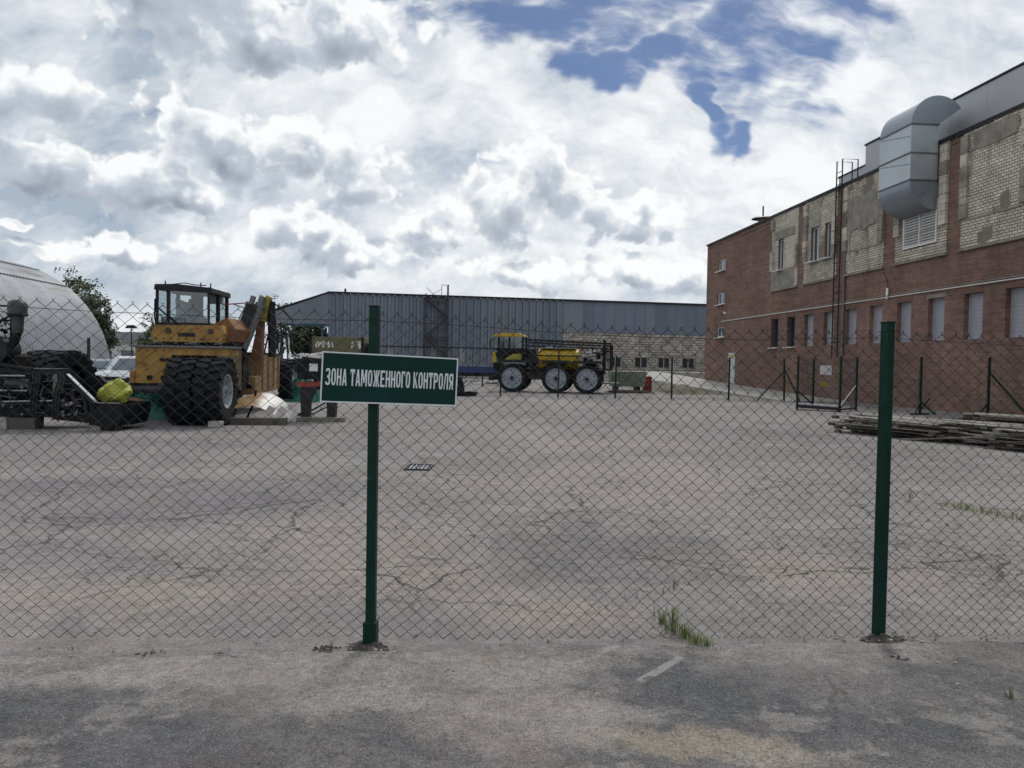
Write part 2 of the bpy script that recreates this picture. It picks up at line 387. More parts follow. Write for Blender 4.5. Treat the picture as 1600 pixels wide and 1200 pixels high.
def brick_mat(name, c1, c2, mortar, bw, rh, grime=(.10, .075, .065), patch=None, patch_amt=.3, mort=.012, lime=0.0, warm=None):
    """bricks laid along the local y axis of the wall, courses in z"""
    m, N, P = principled(name); co = N.coord('Object'); x, y, z = N.sep(co)
    uv = N.comb(N.m('ADD', y, x), z, 0.0)
    b = N.n.new('ShaderNodeTexBrick'); N.put(b.inputs['Vector'], uv)
    b.inputs['Scale'].default_value = 1.0; b.inputs['Brick Width'].default_value = bw; b.inputs['Row Height'].default_value = rh
    b.inputs['Mortar Size'].default_value = mort; b.inputs['Mortar Smooth'].default_value = .25; b.inputs['Bias'].default_value = -.1
    b.inputs['Color1'].default_value = (*c1, 1); b.inputs['Color2'].default_value = (*c2, 1); b.inputs['Mortar'].default_value = (*mortar, 1)
    c = b.outputs[0]
    big = N.noise(co, .35, 5, .6); mid = N.noise(N.mapping(co, sc=(1, 1, .35)), 1.1, 6, .6)
    row = N.noise(N.comb(0.0, N.m('MULTIPLY', y, .25), N.m('MULTIPLY', z, 6.0)), 1.5, 3, .6)
    f = N.m('ADD', N.m('ADD', N.step(big, .3, .7, .72, 1.22, smooth=False), N.step(N.noise(co, 2.4, 5, .65), .3, .7, -.16, .16, smooth=False)), N.step(row, .3, .7, -.2, .2, smooth=False))
    c = N.mix(1.0, c, N.comb(f, f, f), 'MULTIPLY')
    if warm: c = N.mix(N.step(mid, .5, .72, 0, .5), c, (*warm, 1))
    c = N.mix(N.step(N.noise(N.mapping(co, sc=(1.6, 1.6, .22)), 1.3, 6, .65), .52, .70, 0, .65), c, (*grime, 1))
    h = b.outputs['Fac']
    hh = N.m('SUBTRACT', N.m('MULTIPLY', N.noise(co, 25, 3, .6), .5), h)
    if patch:
        k = N.step(N.noise(N.mapping(co, loc=(3, 1, 5)), .55, 6, .62), .5 + .2 * (1 - patch_amt), .53 + .2 * (1 - patch_amt))
        pc = N.mix(N.noise(co, 3, 6, .65), (patch[0] * .7, patch[1] * .7, patch[2] * .7, 1), (*[q * 1.25 for q in patch], 1))
        c = N.mix(k, c, pc); hh = N.mix(k, N.comb(hh, hh, hh), N.noise(co, 12, 5, .6, color=True))
        hh = N.sep(hh)[0]
    if lime:
        c = N.mix(N.step(N.noise(N.mapping(co, loc=(7, 2, 1)), .9, 6, .6), .62, .76, 0, lime), c, (.40, .37, .35, 1))
    N.put(P.inputs['Base Color'], c); P.inputs['Roughness'].default_value = .9; P.inputs['Specular IOR Level'].default_value = .25
    N.put(P.inputs['Normal'], N.bump(hh, .55, .012))
    return m
M['red_brick'] = brick_mat('red_brick', (.235, .132, .104), (.145, .084, .068), (.20, .148, .128), .26, .077, grime=(.125, .085, .072), lime=.28, warm=(.19, .135, .10))
M['white_brick'] = brick_mat('white_brick', (.62, .57, .48), (.52, .475, .395), (.085, .076, .064), .26, .115, grime=(.22, .18, .145), patch=(.21, .185, .155), patch_amt=.25, mort=.014)
M['white_brick_worn'] = brick_mat('white_brick_worn', (.58, .53, .445), (.43, .38, .315), (.08, .070, .060), .26, .115, grime=(.13, .10, .08), patch=(.20, .178, .15), patch_amt=.65, mort=.014)
M['pilaster'] = brick_mat('pilaster', (.52, .475, .40), (.42, .385, .325), (.16, .15, .135), .5, .42, grime=(.20, .175, .15), patch=(.24, .22, .2), patch_amt=.35)
M['rough_brick'] = brick_mat('rough_brick', (.48, .45, .40), (.30, .27, .235), (.11, .10, .09), .55, .28, grime=(.13, .09, .075), patch=(.36, .34, .31), patch_amt=.6, warm=(.20, .10, .075), mort=.03)
def corrugated():
    m, N, P = principled('old_corrugated'); co = N.coord('Object'); x, y, z = N.sep(co)
    n = N.noise(co, .5, 6, .65); rust = N.step(N.noise(N.mapping(co, sc=(.5, .12, 1.2)), 1.6, 6, .65), .52, .68)
    up = N.step(z, 4.2, 7.4, 0, 1)
    c = N.mix(N.step(n, .3, .7), (.27, .29, .32, 1), (.40, .42, .44, 1))
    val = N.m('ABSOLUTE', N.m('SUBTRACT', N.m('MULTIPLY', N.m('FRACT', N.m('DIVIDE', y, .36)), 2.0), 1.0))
    c = N.mix(N.step(val, .55, .15, 0, .55), c, (.13, .14, .155, 1))        # shade of the troughs put into the colour as dark stripes
    c = N.mix(N.m('MULTIPLY', rust, N.m('ADD', .18, N.m('MULTIPLY', up, .6))), c, (.15, .115, .10, 1))
    N.put(P.inputs['Base Color'], c); P.inputs['Roughness'].default_value = .62; P.inputs['Metallic'].default_value = .2
    return m
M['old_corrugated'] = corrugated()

# ------------------------------------------------------------------ ground
def ground_mat():
    m, N, P = principled('yard_asphalt'); co = N.coord('Object'); x, y, z = N.sep(co)
    w_ = N.v('ADD', co, N.v('SCALE', N.v('SUBTRACT', N.noise(co, 1.3, 5, .65, color=True), (.5, .5, .5)), scale=.9))
    w2 = N.v('ADD', co, N.v('SCALE', N.v('SUBTRACT', N.noise(co, 2.2, 5, .65, color=True), (.5, .5, .5)), scale=.22))
    def blob(cx, cy, wx, wy, soft=.35, wob=.25, rot=0):
        n = N.n.new('ShaderNodeVectorMath'); n.operation = 'MULTIPLY_ADD'; N.put(n.inputs[0], w_)
        n.inputs[1].default_value = (1 / wx, 1 / wy, 0); n.inputs[2].default_value = (-cx / wx, -cy / wy, 0)
        return N.step(N.v('LENGTH', n.outputs[0]), 1 + soft, 1 - soft)
    big = N.noise(N.mapping(co, sc=(1, .55, 1)), .16, 5, .6)
    mid = N.noise(co, .9, 7, .62); small = N.noise(co, 7, 6, .65); agg = N.noise(co, 110, 3, .7); grit = N.noise(co, 38, 4, .7); spk = N.voro(co, 140, 'F1')
    base = N.mix(N.step(big, .34, .64), (.190, .177, .179, 1), (.268, .245, .241, 1))
    base = N.mix(N.step(mid, .46, .72, 0, .65), base, (.285, .262, .252, 1))          # dust
    base = N.mix(N.step(N.noise(N.v('ADD', co, (9, 4, 0)), .5, 6, .6), .55, .72, 0, .5), base, (.22, .19, .15, 1))
    dn = N.noise(N.mapping(co, loc=(2, 6, 0), sc=(1, .75, 1)), .62, 9, .68)
    base = N.mix(N.step(dn, .54, .60, 0, .28), base, (.30, .275, .258, 1))            # swept-up dust with crisp edges
    base = N.mix(N.step(dn, .42, .385, 0, .42), base, (.135, .130, .134, 1))           # bare dark asphalt
    # older dark repairs and bleached dusty areas
    kb = N.m('MAXIMUM', N.m('ABSOLUTE', N.m('MULTIPLY', N.m('SUBTRACT', N.sep(N.mapping(w2, rot=(0, 0, R(3))))[0], .55), 1 / 1.10)), N.m('ABSOLUTE', N.m('MULTIPLY', N.m('SUBTRACT', N.sep(w2)[1], 6.55), 1 / .85)))
    base = N.mix(N.step(kb, 1.03, .93, 0, .6), base, (.145, .143, .144, 1))
    for (cx, cy, wx, wy, a) in ((-4.8, 9.0, 2.6, 1.5, .65), (-5.0, 6.3, 2.2, .7, .45), (5.2, 14.5, 2.8, .8, .35), (-3.5, 14.5, 3.0, .6, .35), (.2, 9.4, .8, .5, .25)):
        base = N.mix(N.m('MULTIPLY', blob(cx, cy, wx, wy, .3, .12), a * .7), base, (.140, .135, .142, 1))
    for (cx, cy, wx, wy, a) in ((-.75, 5.9, .9, .7, .55), (.35, 5.0, .5, .35, .6), (-1.6, 7.2, 1.0, .9, .45), (2.6, 6.2, 1.2, .6, .4), (1.0, 11.0, 2.5, 2.0, .35), (-2.5, 5.3, 1.2, .35, .5), (3.3, 16, 3.5, 1.5, .35)):
        base = N.mix(N.m('MULTIPLY', blob(cx, cy, wx, wy, .6, .15), a), base, (.300, .265, .225, 1))
    # cracks
    wv = N.v('ADD', co, N.v('SCALE', N.v('SUBTRACT', N.noise(co, 1.6, 5, .65, color=True), (.5, .5, .5)), scale=.55))
    e1 = N.voro(N.mapping(wv, sc=(.55, .85, 0)), .9, 'DISTANCE_TO_EDGE')
    e2 = N.voro(N.mapping(wv, sc=(.8, 1.3, 0), loc=(4, 2, 0)), 2.6, 'DISTANCE_TO_EDGE')
    e3 = N.voro(N.mapping(wv, sc=(.9, 1.7, 0), loc=(8, 5, 0)), 6.5, 'DISTANCE_TO_EDGE')
    k1 = N.step(e1, .002, .010, 1, 0); k2 = N.step(e2, .004, .014, 1, 0)
    msk = N.step(N.noise(co, .33, 4, .6), .40, .50); msk2 = N.step(N.noise(N.v('ADD', co, (3, 8, 0)), .28, 4, .6), .40, .48)
    crack = N.m('MAXIMUM', N.m('MULTIPLY', N.m('MULTIPLY', k1, msk), .85), N.m('MULTIPLY', N.m('MULTIPLY', k2, msk2), .8))
    k3 = N.m('MULTIPLY', N.step(e3, .010, .035, 1, 0), N.step(N.noise(N.v('ADD', co, (1, 5, 0)), .45, 5, .65), .46, .56))
    crack = N.m('MAXIMUM', crack, N.m('MULTIPLY', k3, .7))
    crack = N.m('MULTIPLY', crack, N.step(y, 4.2, 6.0))
    base = N.mix(N.m('MULTIPLY', crack, .92), base, (.04, .037, .034, 1))
    f = N.m('ADD', N.m('ADD', N.step(agg, .3, .7, .60, 1.40, smooth=False), N.step(grit, .3, .7, -.22, .22, smooth=False)), N.step(small, .3, .7, -.20, .20, smooth=False))
    base = N.mix(1.0, base, N.comb(f, f, f), 'MULTIPLY')
    base = N.mix(N.step(spk, .10, .04, 0, .35), base, (.38, .36, .34, 1))
    N.put(P.inputs['Base Color'], base); P.inputs['Roughness'].default_value = .93; P.inputs['Specular IOR Level'].default_value = .22
    h = N.m('SUBTRACT', N.m('ADD', N.m('MULTIPLY', agg, .5), N.m('MULTIPLY', small, 1.2)), N.m('MULTIPLY', crack, 2.5))
    N.put(P.inputs['Normal'], N.bump(h, .55, .006))
    return m
M['yard_asphalt'] = ground_mat()
def apron_mat():
    m, N, P = principled('apron_asphalt'); co = N.coord('Object'); x, y, z = N.sep(co)
    mid = N.noise(co, .8, 7, .62); small = N.noise(co, 9, 6, .65); agg = N.noise(co, 95, 3, .75); grit = N.noise(co, 34, 4, .7); spk = N.voro(co, 130, 'F1', out='Color'); spd = N.voro(co, 130, 'F1')
    base = N.mix(N.step(N.noise(N.v('ADD', co, (2, 7, 0)), .55, 4, .6), .35, .65), (.098, .097, .101, 1), (.158, .149, .144, 1))
    dust = N.step(N.m('ADD', mid, N.step(y, 3.3, 4.6, -.03, .14, smooth=False)), .50, .68, 0, .8)
    base = N.mix(dust, base, (.285, .262, .245, 1))
    base = N.mix(N.step(N.noise(N.v('ADD', co, (8, 3, 0)), 1.7, 5, .6), .58, .72, 0, .45), base, (.20, .145, .135, 1))
    base = N.mix(N.step(N.noise(N.v('ADD', co, (5, 1, 0)), 1.1, 6, .6), .56, .70, 0, .55), base, (.20, .165, .12, 1))
    w_ = N.v('ADD', co, N.v('SCALE', N.v('SUBTRACT', N.noise(co, 1.8, 6, .68, color=True), (.5, .5, .5)), scale=.9))
    def blob(cx, cy, wx, wy, soft):
        n = N.n.new('ShaderNodeVectorMath'); n.operation = 'MULTIPLY_ADD'; N.put(n.inputs[0], w_)
        n.inputs[1].default_value = (1 / wx, 1 / wy, 0); n.inputs[2].default_value = (-cx / wx, -cy / wy, 0)
        return N.step(N.v('LENGTH', n.outputs[0]), 1 + soft, 1 - soft)
    for (cx, cy, wx, wy, a, c_) in ((1.9, 3.7, 1.1, .55, .6, (.092, .092, .096)), (-2.0, 3.1, .9, .45, .65, (.092, .091, .097)), (-.35, 3.35, .45, .22, .5, (.095, .093, .096)),
                                    (-1.7, 4.0, 1.6, .28, .6, (.30, .275, .255)), (-.55, 3.65, .55, .16, .55, (.31, .29, .265)), (.05, 3.4, .5, .25, .5, (.27, .235, .225)), (.85, 3.25, .5, .16, .6, (.30, .255, .20)), (.1, 4.0, .35, .2, .5, (.29, .27, .255))):
        base = N.mix(N.m('MULTIPLY', blob(cx, cy, wx, wy, .35), a), base, (*c_, 1))
    dn = N.noise(N.mapping(co, loc=(5, 9, 0), sc=(.8, 1, 1)), 1.1, 9, .7)
    base = N.mix(N.step(dn, .53, .57, 0, .5), base, (.27, .25, .232, 1))
    base = N.mix(N.step(dn, .43, .39, 0, .45), base, (.095, .093, .098, 1))
    f = N.m('ADD', N.m('ADD', N.step(agg, .3, .7, .42, 1.58, smooth=False), N.step(grit, .3, .7, -.28, .28, smooth=False)), N.step(small, .3, .7, -.2, .2, smooth=False))
    base = N.mix(1.0, base, N.comb(f, f, f), 'MULTIPLY')
    for (a, b, w) in (((.38, 4.14), (.64, 4.40), .022), ((.64, 3.86), (.97, 4.25), .026)):      # remains of two painted strokes
        an = math.atan2(b[1] - a[1], b[0] - a[0]); L = math.hypot(b[1] - a[1], b[0] - a[0]); cx, cy = (a[0] + b[0]) / 2, (a[1] + b[1]) / 2
        u = N.m('ADD', N.m('MULTIPLY', N.m('SUBTRACT', x, cx), math.cos(an)), N.m('MULTIPLY', N.m('SUBTRACT', y, cy), math.sin(an)))
        v = N.m('SUBTRACT', N.m('MULTIPLY', N.m('SUBTRACT', y, cy), math.cos(an)), N.m('MULTIPLY', N.m('SUBTRACT', x, cx), math.sin(an)))
        wob = N.m('MULTIPLY', N.m('SUBTRACT', N.noise(co, 18, 4, .6), .5), .03)
        k = N.m('MULTIPLY', N.step(N.m('ABSOLUTE', N.m('ADD', v, wob)), w + .004, w - .004), N.step(N.m('ABSOLUTE', N.m('ADD', u, wob)), L / 2 + .01, L / 2 - .01))
        base = N.mix(N.m('MULTIPLY', k, N.step(N.noise(co, 12, 5, .65), .42, .56, .1, .7)), base, (.34, .325, .31, 1))
    sr = N.sep(spk)[0]
    base = N.mix(N.m('MULTIPLY', N.step(spd, .5, .3), N.step(sr, .88, .93, 0, .55)), base, (.42, .40, .38, 1))
    wv = N.v('ADD', co, N.v('SCALE', N.v('SUBTRACT', N.noise(co, 2.2, 5, .65, color=True), (.5, .5, .5)), scale=.5))
    e1 = N.voro(N.mapping(wv, sc=(.6, .9, 0), loc=(1, 3, 0)), 1.0, 'DISTANCE_TO_EDGE')
    crack = N.m('MULTIPLY', N.step(e1, .003, .012, 1, 0), N.step(N.noise(co, .6, 3, .6), .52, .60))
    base = N.mix(N.m('MULTIPLY', crack, .6), base, (.05, .045, .04, 1))
    N.put(P.inputs['Base Color'], base); P.inputs['Roughness'].default_value = .93; P.inputs['Specular IOR Level'].default_value = .22
    h = N.m('SUBTRACT', N.m('ADD', N.m('MULTIPLY', agg, .6), N.m('MULTIPLY', small, 1.0)), N.m('MULTIPLY', crack, 2.0))
    N.put(P.inputs['Normal'], N.bump(h, .7, .006))
    return m
M['apron_asphalt'] = apron_mat()

def build_ground():
    mb = MB(); S = 1500
    # finer cells near the camera give the asphalt its slight waves
    def axis(lim): return [-S, -400, -150, -60] + [i * .5 for i in range(int(-lim * 2), int(lim * 2) + 1)] + [60, 150, 400, S]
    xs = axis(14); ys = [-S, -400, -100, -30] + [-5 + i * .5 for i in range(61)] + [40, 60, 100, 160, 400, S]
    def hz(x, y):
        if abs(x) > 13 or y < -4 or y > 24: return 0
        k = min(1, (13 - abs(x)) / 3, (24 - y) / 4, (y + 4) / 2)
        return .018 * k * mnoise.noise(Vector((x * .35, y * .35, 3.1)))
    vs = [(x, y, hz(x, y)) for y in ys for x in xs]; n = len(xs)
    mb.add(vs, [(j * n + i, j * n + i + 1, (j + 1) * n + i + 1, (j + 1) * n + i) for j in range(len(ys) - 1) for i in range(n - 1)], True)
    g = mb.build('ground', M['yard_asphalt'], fix=False); tag(g, kind='structure')
    # newer layer of asphalt in front of the fence, ending in a ragged low edge along it
    mb = MB(); top = []
    for i in range(241):
        x = -12 + i * .1
        top.append((x, 4.37 + .0882 * x + .05 * mnoise.noise(Vector((x * 1.3, 0, 0))) + .03 * mnoise.noise(Vector((x * 5, 2, 0)))))
    rows = [0, .03, .4, 1.2, 2.5, 4.5, 8, 14]
    vs = []
    for k, d in enumerate(rows):
        for (x, y) in top:
            z = .004 if k == 0 else .022 + hz(x, y - d) + (.006 * mnoise.noise(Vector((x * .9, (y - d) * .9, 7))))
            vs.append((x, y - d, z if k else -.02))
    n = len(top)
    mb.add(vs, [(j * n + i, j * n + i + 1, (j + 1) * n + i + 1, (j + 1) * n + i) for j in range(len(rows) - 1) for i in range(n - 1)], True)
    a = mb.build('road', M['apron_asphalt']); tag(a, kind='structure')
build_ground()

# ------------------------------------------------------------------ red brick building (own frame: x into the building, y along the wall, z up)
TH = R(4.88)
def wall_panel(mb, y0, y1, z0, z1, holes, x=0.0, depth=.28):
    """wall face at x with openings (y0,y1,z0,z1) and their reveals"""
    ys = sorted({y0, y1, *[h[0] for h in holes], *[h[1] for h in holes]}); zs = sorted({z0, z1, *[h[2] for h in holes], *[h[3] for h in holes]})
    for a, b in zip(ys, ys[1:]):
        for c, d in zip(zs, zs[1:]):
            if any(h[0] <= (a + b) / 2 <= h[1] and h[2] <= (c + d) / 2 <= h[3] for h in holes): continue
            mb.add([(x, a, c), (x, b, c), (x, b, d), (x, a, d)], [(0, 3, 2, 1)])
    for a, b, c, d in holes:
        e = x + depth
        mb.add([(x, a, c), (x, b, c), (x, b, d), (x, a, d), (e, a, c), (e, b, c), (e, b, d), (e, a, d)], [(0, 1, 5, 4), (1, 2, 6, 5), (2, 3, 7, 6), (3, 0, 4, 7)])

def brick_building():
    root = thing('brick_building', (17.88, 26.76, 0), 'long two-storey red brick building with pale brick panels along its upper floor', 'building', rz=TH, local=True)
    YE, H, Y0 = 33.4, 11.02, -34.0
    holes = []
    ground = [(20.2 - i * 2.242, 21.26 - i * 2.242) for i in range(10)]
    ground = [(a, b, 2.88, 4.64) for a, b in ground]
    ground += [(a - 2.242 * 10 + 0, b - 2.242 * 10, 2.88, 4.64) for a, b in [(20.2 - i * 2.242, 21.26 - i * 2.242) for i in range(4)]]
    small = [(29.45, 30.95, 8.72, 9.56), (29.45, 30.95, 6.24, 7.10), (29.45, 30.95, 3.82, 4.58)]
    up = [(19.62, 20.42, 7.55, 9.42), (15.25, 16.2, 7.52, 9.40), (13.8, 14.6, 7.52, 9.40), (5.05, 7.40, 6.92, 8.75)]
    mb = MB(); wall_panel(mb, Y0, YE, -.1, H, ground + small + up)
    # far gable, back, roof deck
    mb.add([(0, YE, -.1), (26, YE, -.1), (26, YE, H), (0, YE, H)], [(0, 1, 2, 3)])
    mb.add([(26, Y0, -.1), (26, YE, -.1), (26, YE, H), (26, Y0, H)], [(0, 1, 2, 3)])
    mb.add([(0, Y0, -.1), (26, Y0, -.1), (26, Y0, H), (0, Y0, H)], [(0, 3, 2, 1)])
    mb.build('wall', M['red_brick'], root, fix=False)
    MB().b2((.0, Y0, H - .35), (26, YE, H - .30)).build('roof', M['charcoal'], root)
    c = MB()
    c.b2((-.10, Y0, H + .002), (.32, YE + .1, H + .07))
    for k in range(60):   # bent and lifted pieces of the metal flashing
        y = Y0 + (YE - Y0) * k / 60; c.box((-.085, y + .5, H - .02 + rng.uniform(-.03, .02)), (.02, 1.05, .13), (0, R(rng.uniform(-8, 8)), R(rng.uniform(-.6, .6))))
    c.build('coping', M['charcoal'], root)
    # ground-floor windows: the two farthest glazed, the rest behind pale blinds
    for i, (a, b, z0, z1) in enumerate(ground):
        w = MB()
        for (p, q) in (((.21, a, z0), (.26, a + .055, z1)), ((.21, b - .055, z0), (.26, b, z1)), ((.21, a + .055, z1 - .06), (.26, b - .055, z1)), ((.21, a + .055, z0), (.26, b - .055, z0 + .06))): w.b2(p, q)
        win = w.build('window', M['blind_frame'] if i > 1 else M['dull_steel'], root)
        if i < 2:
            MB().b2((.245, a + .055, z0 + .06), (.255, b - .055, z1 - .06)).build('pane', M['window_dark'], win)
            g = MB()
            for k in range(5): g.b2((.05, a + .12 + k * .2, z0 + .02), (.065, a + .135 + k * .2, z1 - .02))
            g.build('grille', M['black_metal'], win)
            MB().box((-.03, (a + b) / 2, z0 - .02), (.34, b - a + .12, .05), (0, R(-8), 0)).build('sill', M['white_frame'], win)
        else:
            bl = MB()
            n = 11; zz = z1 - z0 - .12
            for k in range(n):
                z = z0 + .06 + zz * (k + .5) / n
                bl.box((.250, (a + b) / 2, z), (.012, b - a - .11, zz / n * 1.01), (0, R(4), 0))
            bl.build('blind', M['blind'], win)
        MB().b2((-.012, a - .1, z1 + .003), (.02, b + .1, z1 + .16)).build('lintel', M['red_lintel'] if i != 7 else M['plaster'], win)
    for (a, b, z0, z1) in small:
        w = MB(); m_ = (a + b) / 2
        for (p, q) in (((.10, a, z0), (.16, a + .09, z1)), ((.10, b - .09, z0), (.16, b, z1)), ((.10, m_ - .05, z0 + .08), (.16, m_ + .05, z1 - .08)), ((.10, a + .09, z1 - .08), (.16, b - .09, z1)), ((.10, a + .09, z0), (.16, b - .09, z0 + .08))): w.b2(p, q)
        win = w.build('window', M['white_frame'], root)
        MB().b2((.13, a + .09, z0 + .08), (.14, m_ - .05, z1 - .08)).build('pane', M['window_grey'], win)
        MB().b2((.13, m_ + .05, z0 + .08), (.14, b - .09, z1 - .08)).build('pane', M['window_grey'], win)
        MB().box((-.05, m_, z0 - .03), (.36, b - a + .14, .06), (0, R(-6), 0)).build('sill', M['white_frame'], win)
    for (a, b, z0, z1) in up[:3]:
        w = MB()
        for (p, q) in (((.12, a, z0), (.19, a + .07, z1)), ((.12, b - .07, z0), (.19, b, z1)), ((.12, a + .07, z1 - .07), (.19, b - .07, z1)), ((.12, a + .07, z0), (.19, b - .07, z0 + .07))): w.b2(p, q)
        m_ = a + (b - a) * .45; w.b2((.12, m_ - .04, z0 + .07), (.19, m_ + .04, z1 - .07))
        win = w.build('window', M['white_frame'], root)
        MB().b2((.155, a + .07, z0 + .07), (.165, m_ - .04, z1 - .07)).build('pane', M['window_grey'], win)
        MB().b2((.155, m_ + .04, z0 + .07), (.165, b - .07, z1 - .07)).build('pane', M['window_grey'], win)
        MB().box((-.15, (a + b) / 2, z0 - .03), (.42, b - a + .2, .05), (0, R(-5), 0)).build('sill', M['white_frame'], win)
    # upper-floor panels of pale brick between red piers
    def panel(y0, y1, holes, mats, zb=6.42, zt=None, ledge=True, bare=None):
        zt = zt or H - .02
        f = MB(); wall_panel(f, y0 + .02, y1 - .02, zb, zt, [h for h in holes], x=-.045, depth=.05)
        f.add([(-.045, y0 + .02, zb), (0, y0 + .02, zb), (0, y0 + .02, zt), (-.045, y0 + .02, zt)], [(0, 1, 2, 3)])
        f.add([(-.045, y1 - .02, zb), (0, y1 - .02, zb), (0, y1 - .02, zt), (-.045, y1 - .02, zt)], [(0, 3, 2, 1)])
        f.add([(-.045, y0 + .02, zb), (0, y0 + .02, zb), (0, y1 - .02, zb), (-.045, y1 - .02, zb)], [(0, 3, 2, 1)])
        p = f.build('pale_brick_panel', mats[0], root, fix=False)
        z_ = zb + 1.15
        for ya, yb in ((y0, y0 + .42), (y1 - .42, y1)):        # stepped pilasters of larger blocks
            k = 0; z = z_
            while z < zt - .5:
                hgt = .55 + .12 * ((k * 7) % 3)
                if rng.random() < .80:
                    o = rng.uniform(-.012, .012)
                    MB().b2((-.165 + o, ya, z), (-.047, yb, min(z + hgt, zt - .05) - .015)).build('block', M['pilaster'] if rng.random() < .75 else M['plaster'], p, bevel=.012)
                z += hgt; k += 1
        MB().b2((-.12, y0 - .03, zb - .10), (-.002, y1 + .03, zb - .003)).build('ledge', M['plaster'], p, bevel=.012)
        MB().b2((-.075, y0 + .44, zb + 1.05), (-.047, y1 - .44, zb + 1.12)).build('band', M['plaster'], p)
        return p
    p1 = panel(17.76, 21.36, [(19.62, 20.42, 7.55, 9.42)], [M['white_brick']])
    MB().b2((-.075, 18.2, 6.5), (-.047, 21.3, 7.42)).build('plaster_patch', M['plaster'], p1, bevel=.02)
    MB().b2((-.075, 18.2, 9.46), (-.047, 20.9, 9.95)).build('plaster_patch', M['plaster'], p1, bevel=.02)
    p2 = panel(13.3, 16.95, [(15.25, 16.2, 7.52, 9.40), (13.8, 14.6, 7.52, 9.40)], [M['white_brick_worn']])
    p3 = panel(8.95, 12.6, [], [M['white_brick_worn']])
    rag(8.99, 12.5, 8.4, 10.2, 5).build('plaster_patch', M['plaster'], p3)
    p4 = panel(4.45, 8.06, [(5.05, 7.40, 6.92, 8.75)], [M['white_brick_worn']])
    p5 = panel(0.0, 3.64, [], [M['white_brick']])
    rag(.45, 3.2, 10.05, 10.9, 9).build('plaster_patch', M['plaster'], p5)
    for k in range(1, 6): panel(0.0 - 4.45 * k, 3.64 - 4.45 * k, [], [M['white_brick'] if k % 2 else M['white_brick_worn']])
    # louvred grille below the duct
    g = MB()
    y0, y1, z0, z1 = 5.06, 7.38, 6.94, 8.72
    for p, q in (((-.10, y0, z0), (.02, y0 + .07, z1)), ((-.10, y1 - .07, z0), (.02, y1, z1)), ((-.10, y0 + .07, z0), (.02, y1 - .07, z0 + .07)), ((-.10, y0 + .07, z1 - .07), (.02, y1 - .07, z1)), ((-.10, (y0 + y1) / 2 - .03, z0 + .07), (.02, (y0 + y1) / 2 + .03, z1 - .07))): g.b2(p, q)
    gr = g.build('louvre', M['white_frame'], root)
    sl = MB().box((0, 0, 0), (.014, (y1 - y0) / 2 - .11, .085), (0, R(-38), 0)).mesh('slat', M['white_frame'])
    for k in range(14):
        for h in (-1, 1):
            s = link('slat', sl, gr); s.location = (-.045, (y0 + y1) / 2 + h * ((y1 - y0) / 4 - .01), z0 + .13 + k * .118)
    MB().b2((.12, y0, z0), (.14, y1, z1)).build('backing', M['charcoal'], gr)
    # metal-clad storey set back on the roof
    pm = MB().b2((1.32, Y0, H - .28), (9.0, 13.15, 13.17)).build('roof_storey', M['parapet'], root)
    MB().b2((1.24, Y0, 13.173), (9.05, 13.21, 13.25)).build('coping', M['charcoal'], pm)
    y = 13.15
    while y > -32:
        sh = MB().b2((1.288, y - 2.24, 11.0), (1.317, y - .004, 13.16)).build('cladding_sheet', M['parapet'], pm, bevel=.004); y -= 2.248
    lo = MB().b2((1.7, 13.18, H - .28), (6.0, 16.6, 12.35)).build('roof_box', M['parapet'], root)
    MB().b2((1.65, 13.215, 12.353), (6.05, 16.65, 12.41)).build('coping', M['charcoal'], lo)
    # pair of thin pipes above the ground-floor windows
    for dz, r in ((0, .028), (.085, .018)):
        MB().cyl((-.06, Y0, 4.93 + dz), (-.06, 29.8, 4.955 + dz), r, n=6).build('pipe', M['white_paint'] if dz == 0 else M['plaster'], root)
    MB().box((-.05, 29.2, 5.55), (.08, .5, .1), (R(15), 0, 0)).build('bracket', M['white_frame'], root)
    # door at the head of the ramp
    d = MB().b2((-.035, 27.1, .47), (-.004, 28.3, 2.64)).build('door', M['car_white'], root, bevel=.01)
    MB().b2((-.06, 27.22, 1.45), (-.037, 27.3, 1.6)).build('door_handle', M['steel'], d)
    MB().b2((-.045, 27.3, 2.25), (-.037, 28.1, 2.5)).build('notice', M['lime_yellow'], d)
    # roof ventilator
    v = MB().cyl((.7, 24.6, H - .3), (.7, 24.6, 11.55), .30, n=14).build('roof_vent', M['dull_steel'], root)
    MB().lathe([(0, .75), (.10, .62), (.18, .1), (.2, .001)], (.7, 24.6, 11.5), (0, 0, 1), 16).build('cap', M['dull_steel'], v)
    MB().cyl((.7, 24.6, 11.62), (.7, 24.6, 12.35), .055, n=8).build('mast', M['charcoal'], v)
    return root
def rag(y0, y1, z0, z1, seed):
    """ragged plaster patch lying on a panel, in the wall frame"""
    r = random.Random(seed); pts = []
    n = 26
    for k in range(n):
        a = 2 * math.pi * k / n; c, s = math.cos(a), math.sin(a)
        q = max(abs(c), abs(s)); rr = (1 / q) * r.uniform(.78, 1.0)
        pts.append(((y0 + y1) / 2 + c * rr * (y1 - y0) / 2, (z0 + z1) / 2 + s * rr * (z1 - z0) / 2))
    return MB().prism(pts, (-.085, 0, 0), (0, 1, 0), (0, 0, 1), (.036, 0, 0))
M['blind_frame'] = mat('blind_frame', (.38, .39, .42), .5, 0, .08, 3)
M['red_lintel'] = mat('red_lintel', (.15, .085, .07), .9, 0, .3, 3)
BLD = brick_building()
BM = Matrix.Translation((17.88, 26.76, 0)) @ Matrix.Rotation(TH, 4, 'Z')
def W(x, y, z): return BM @ Vector((x, y, z))

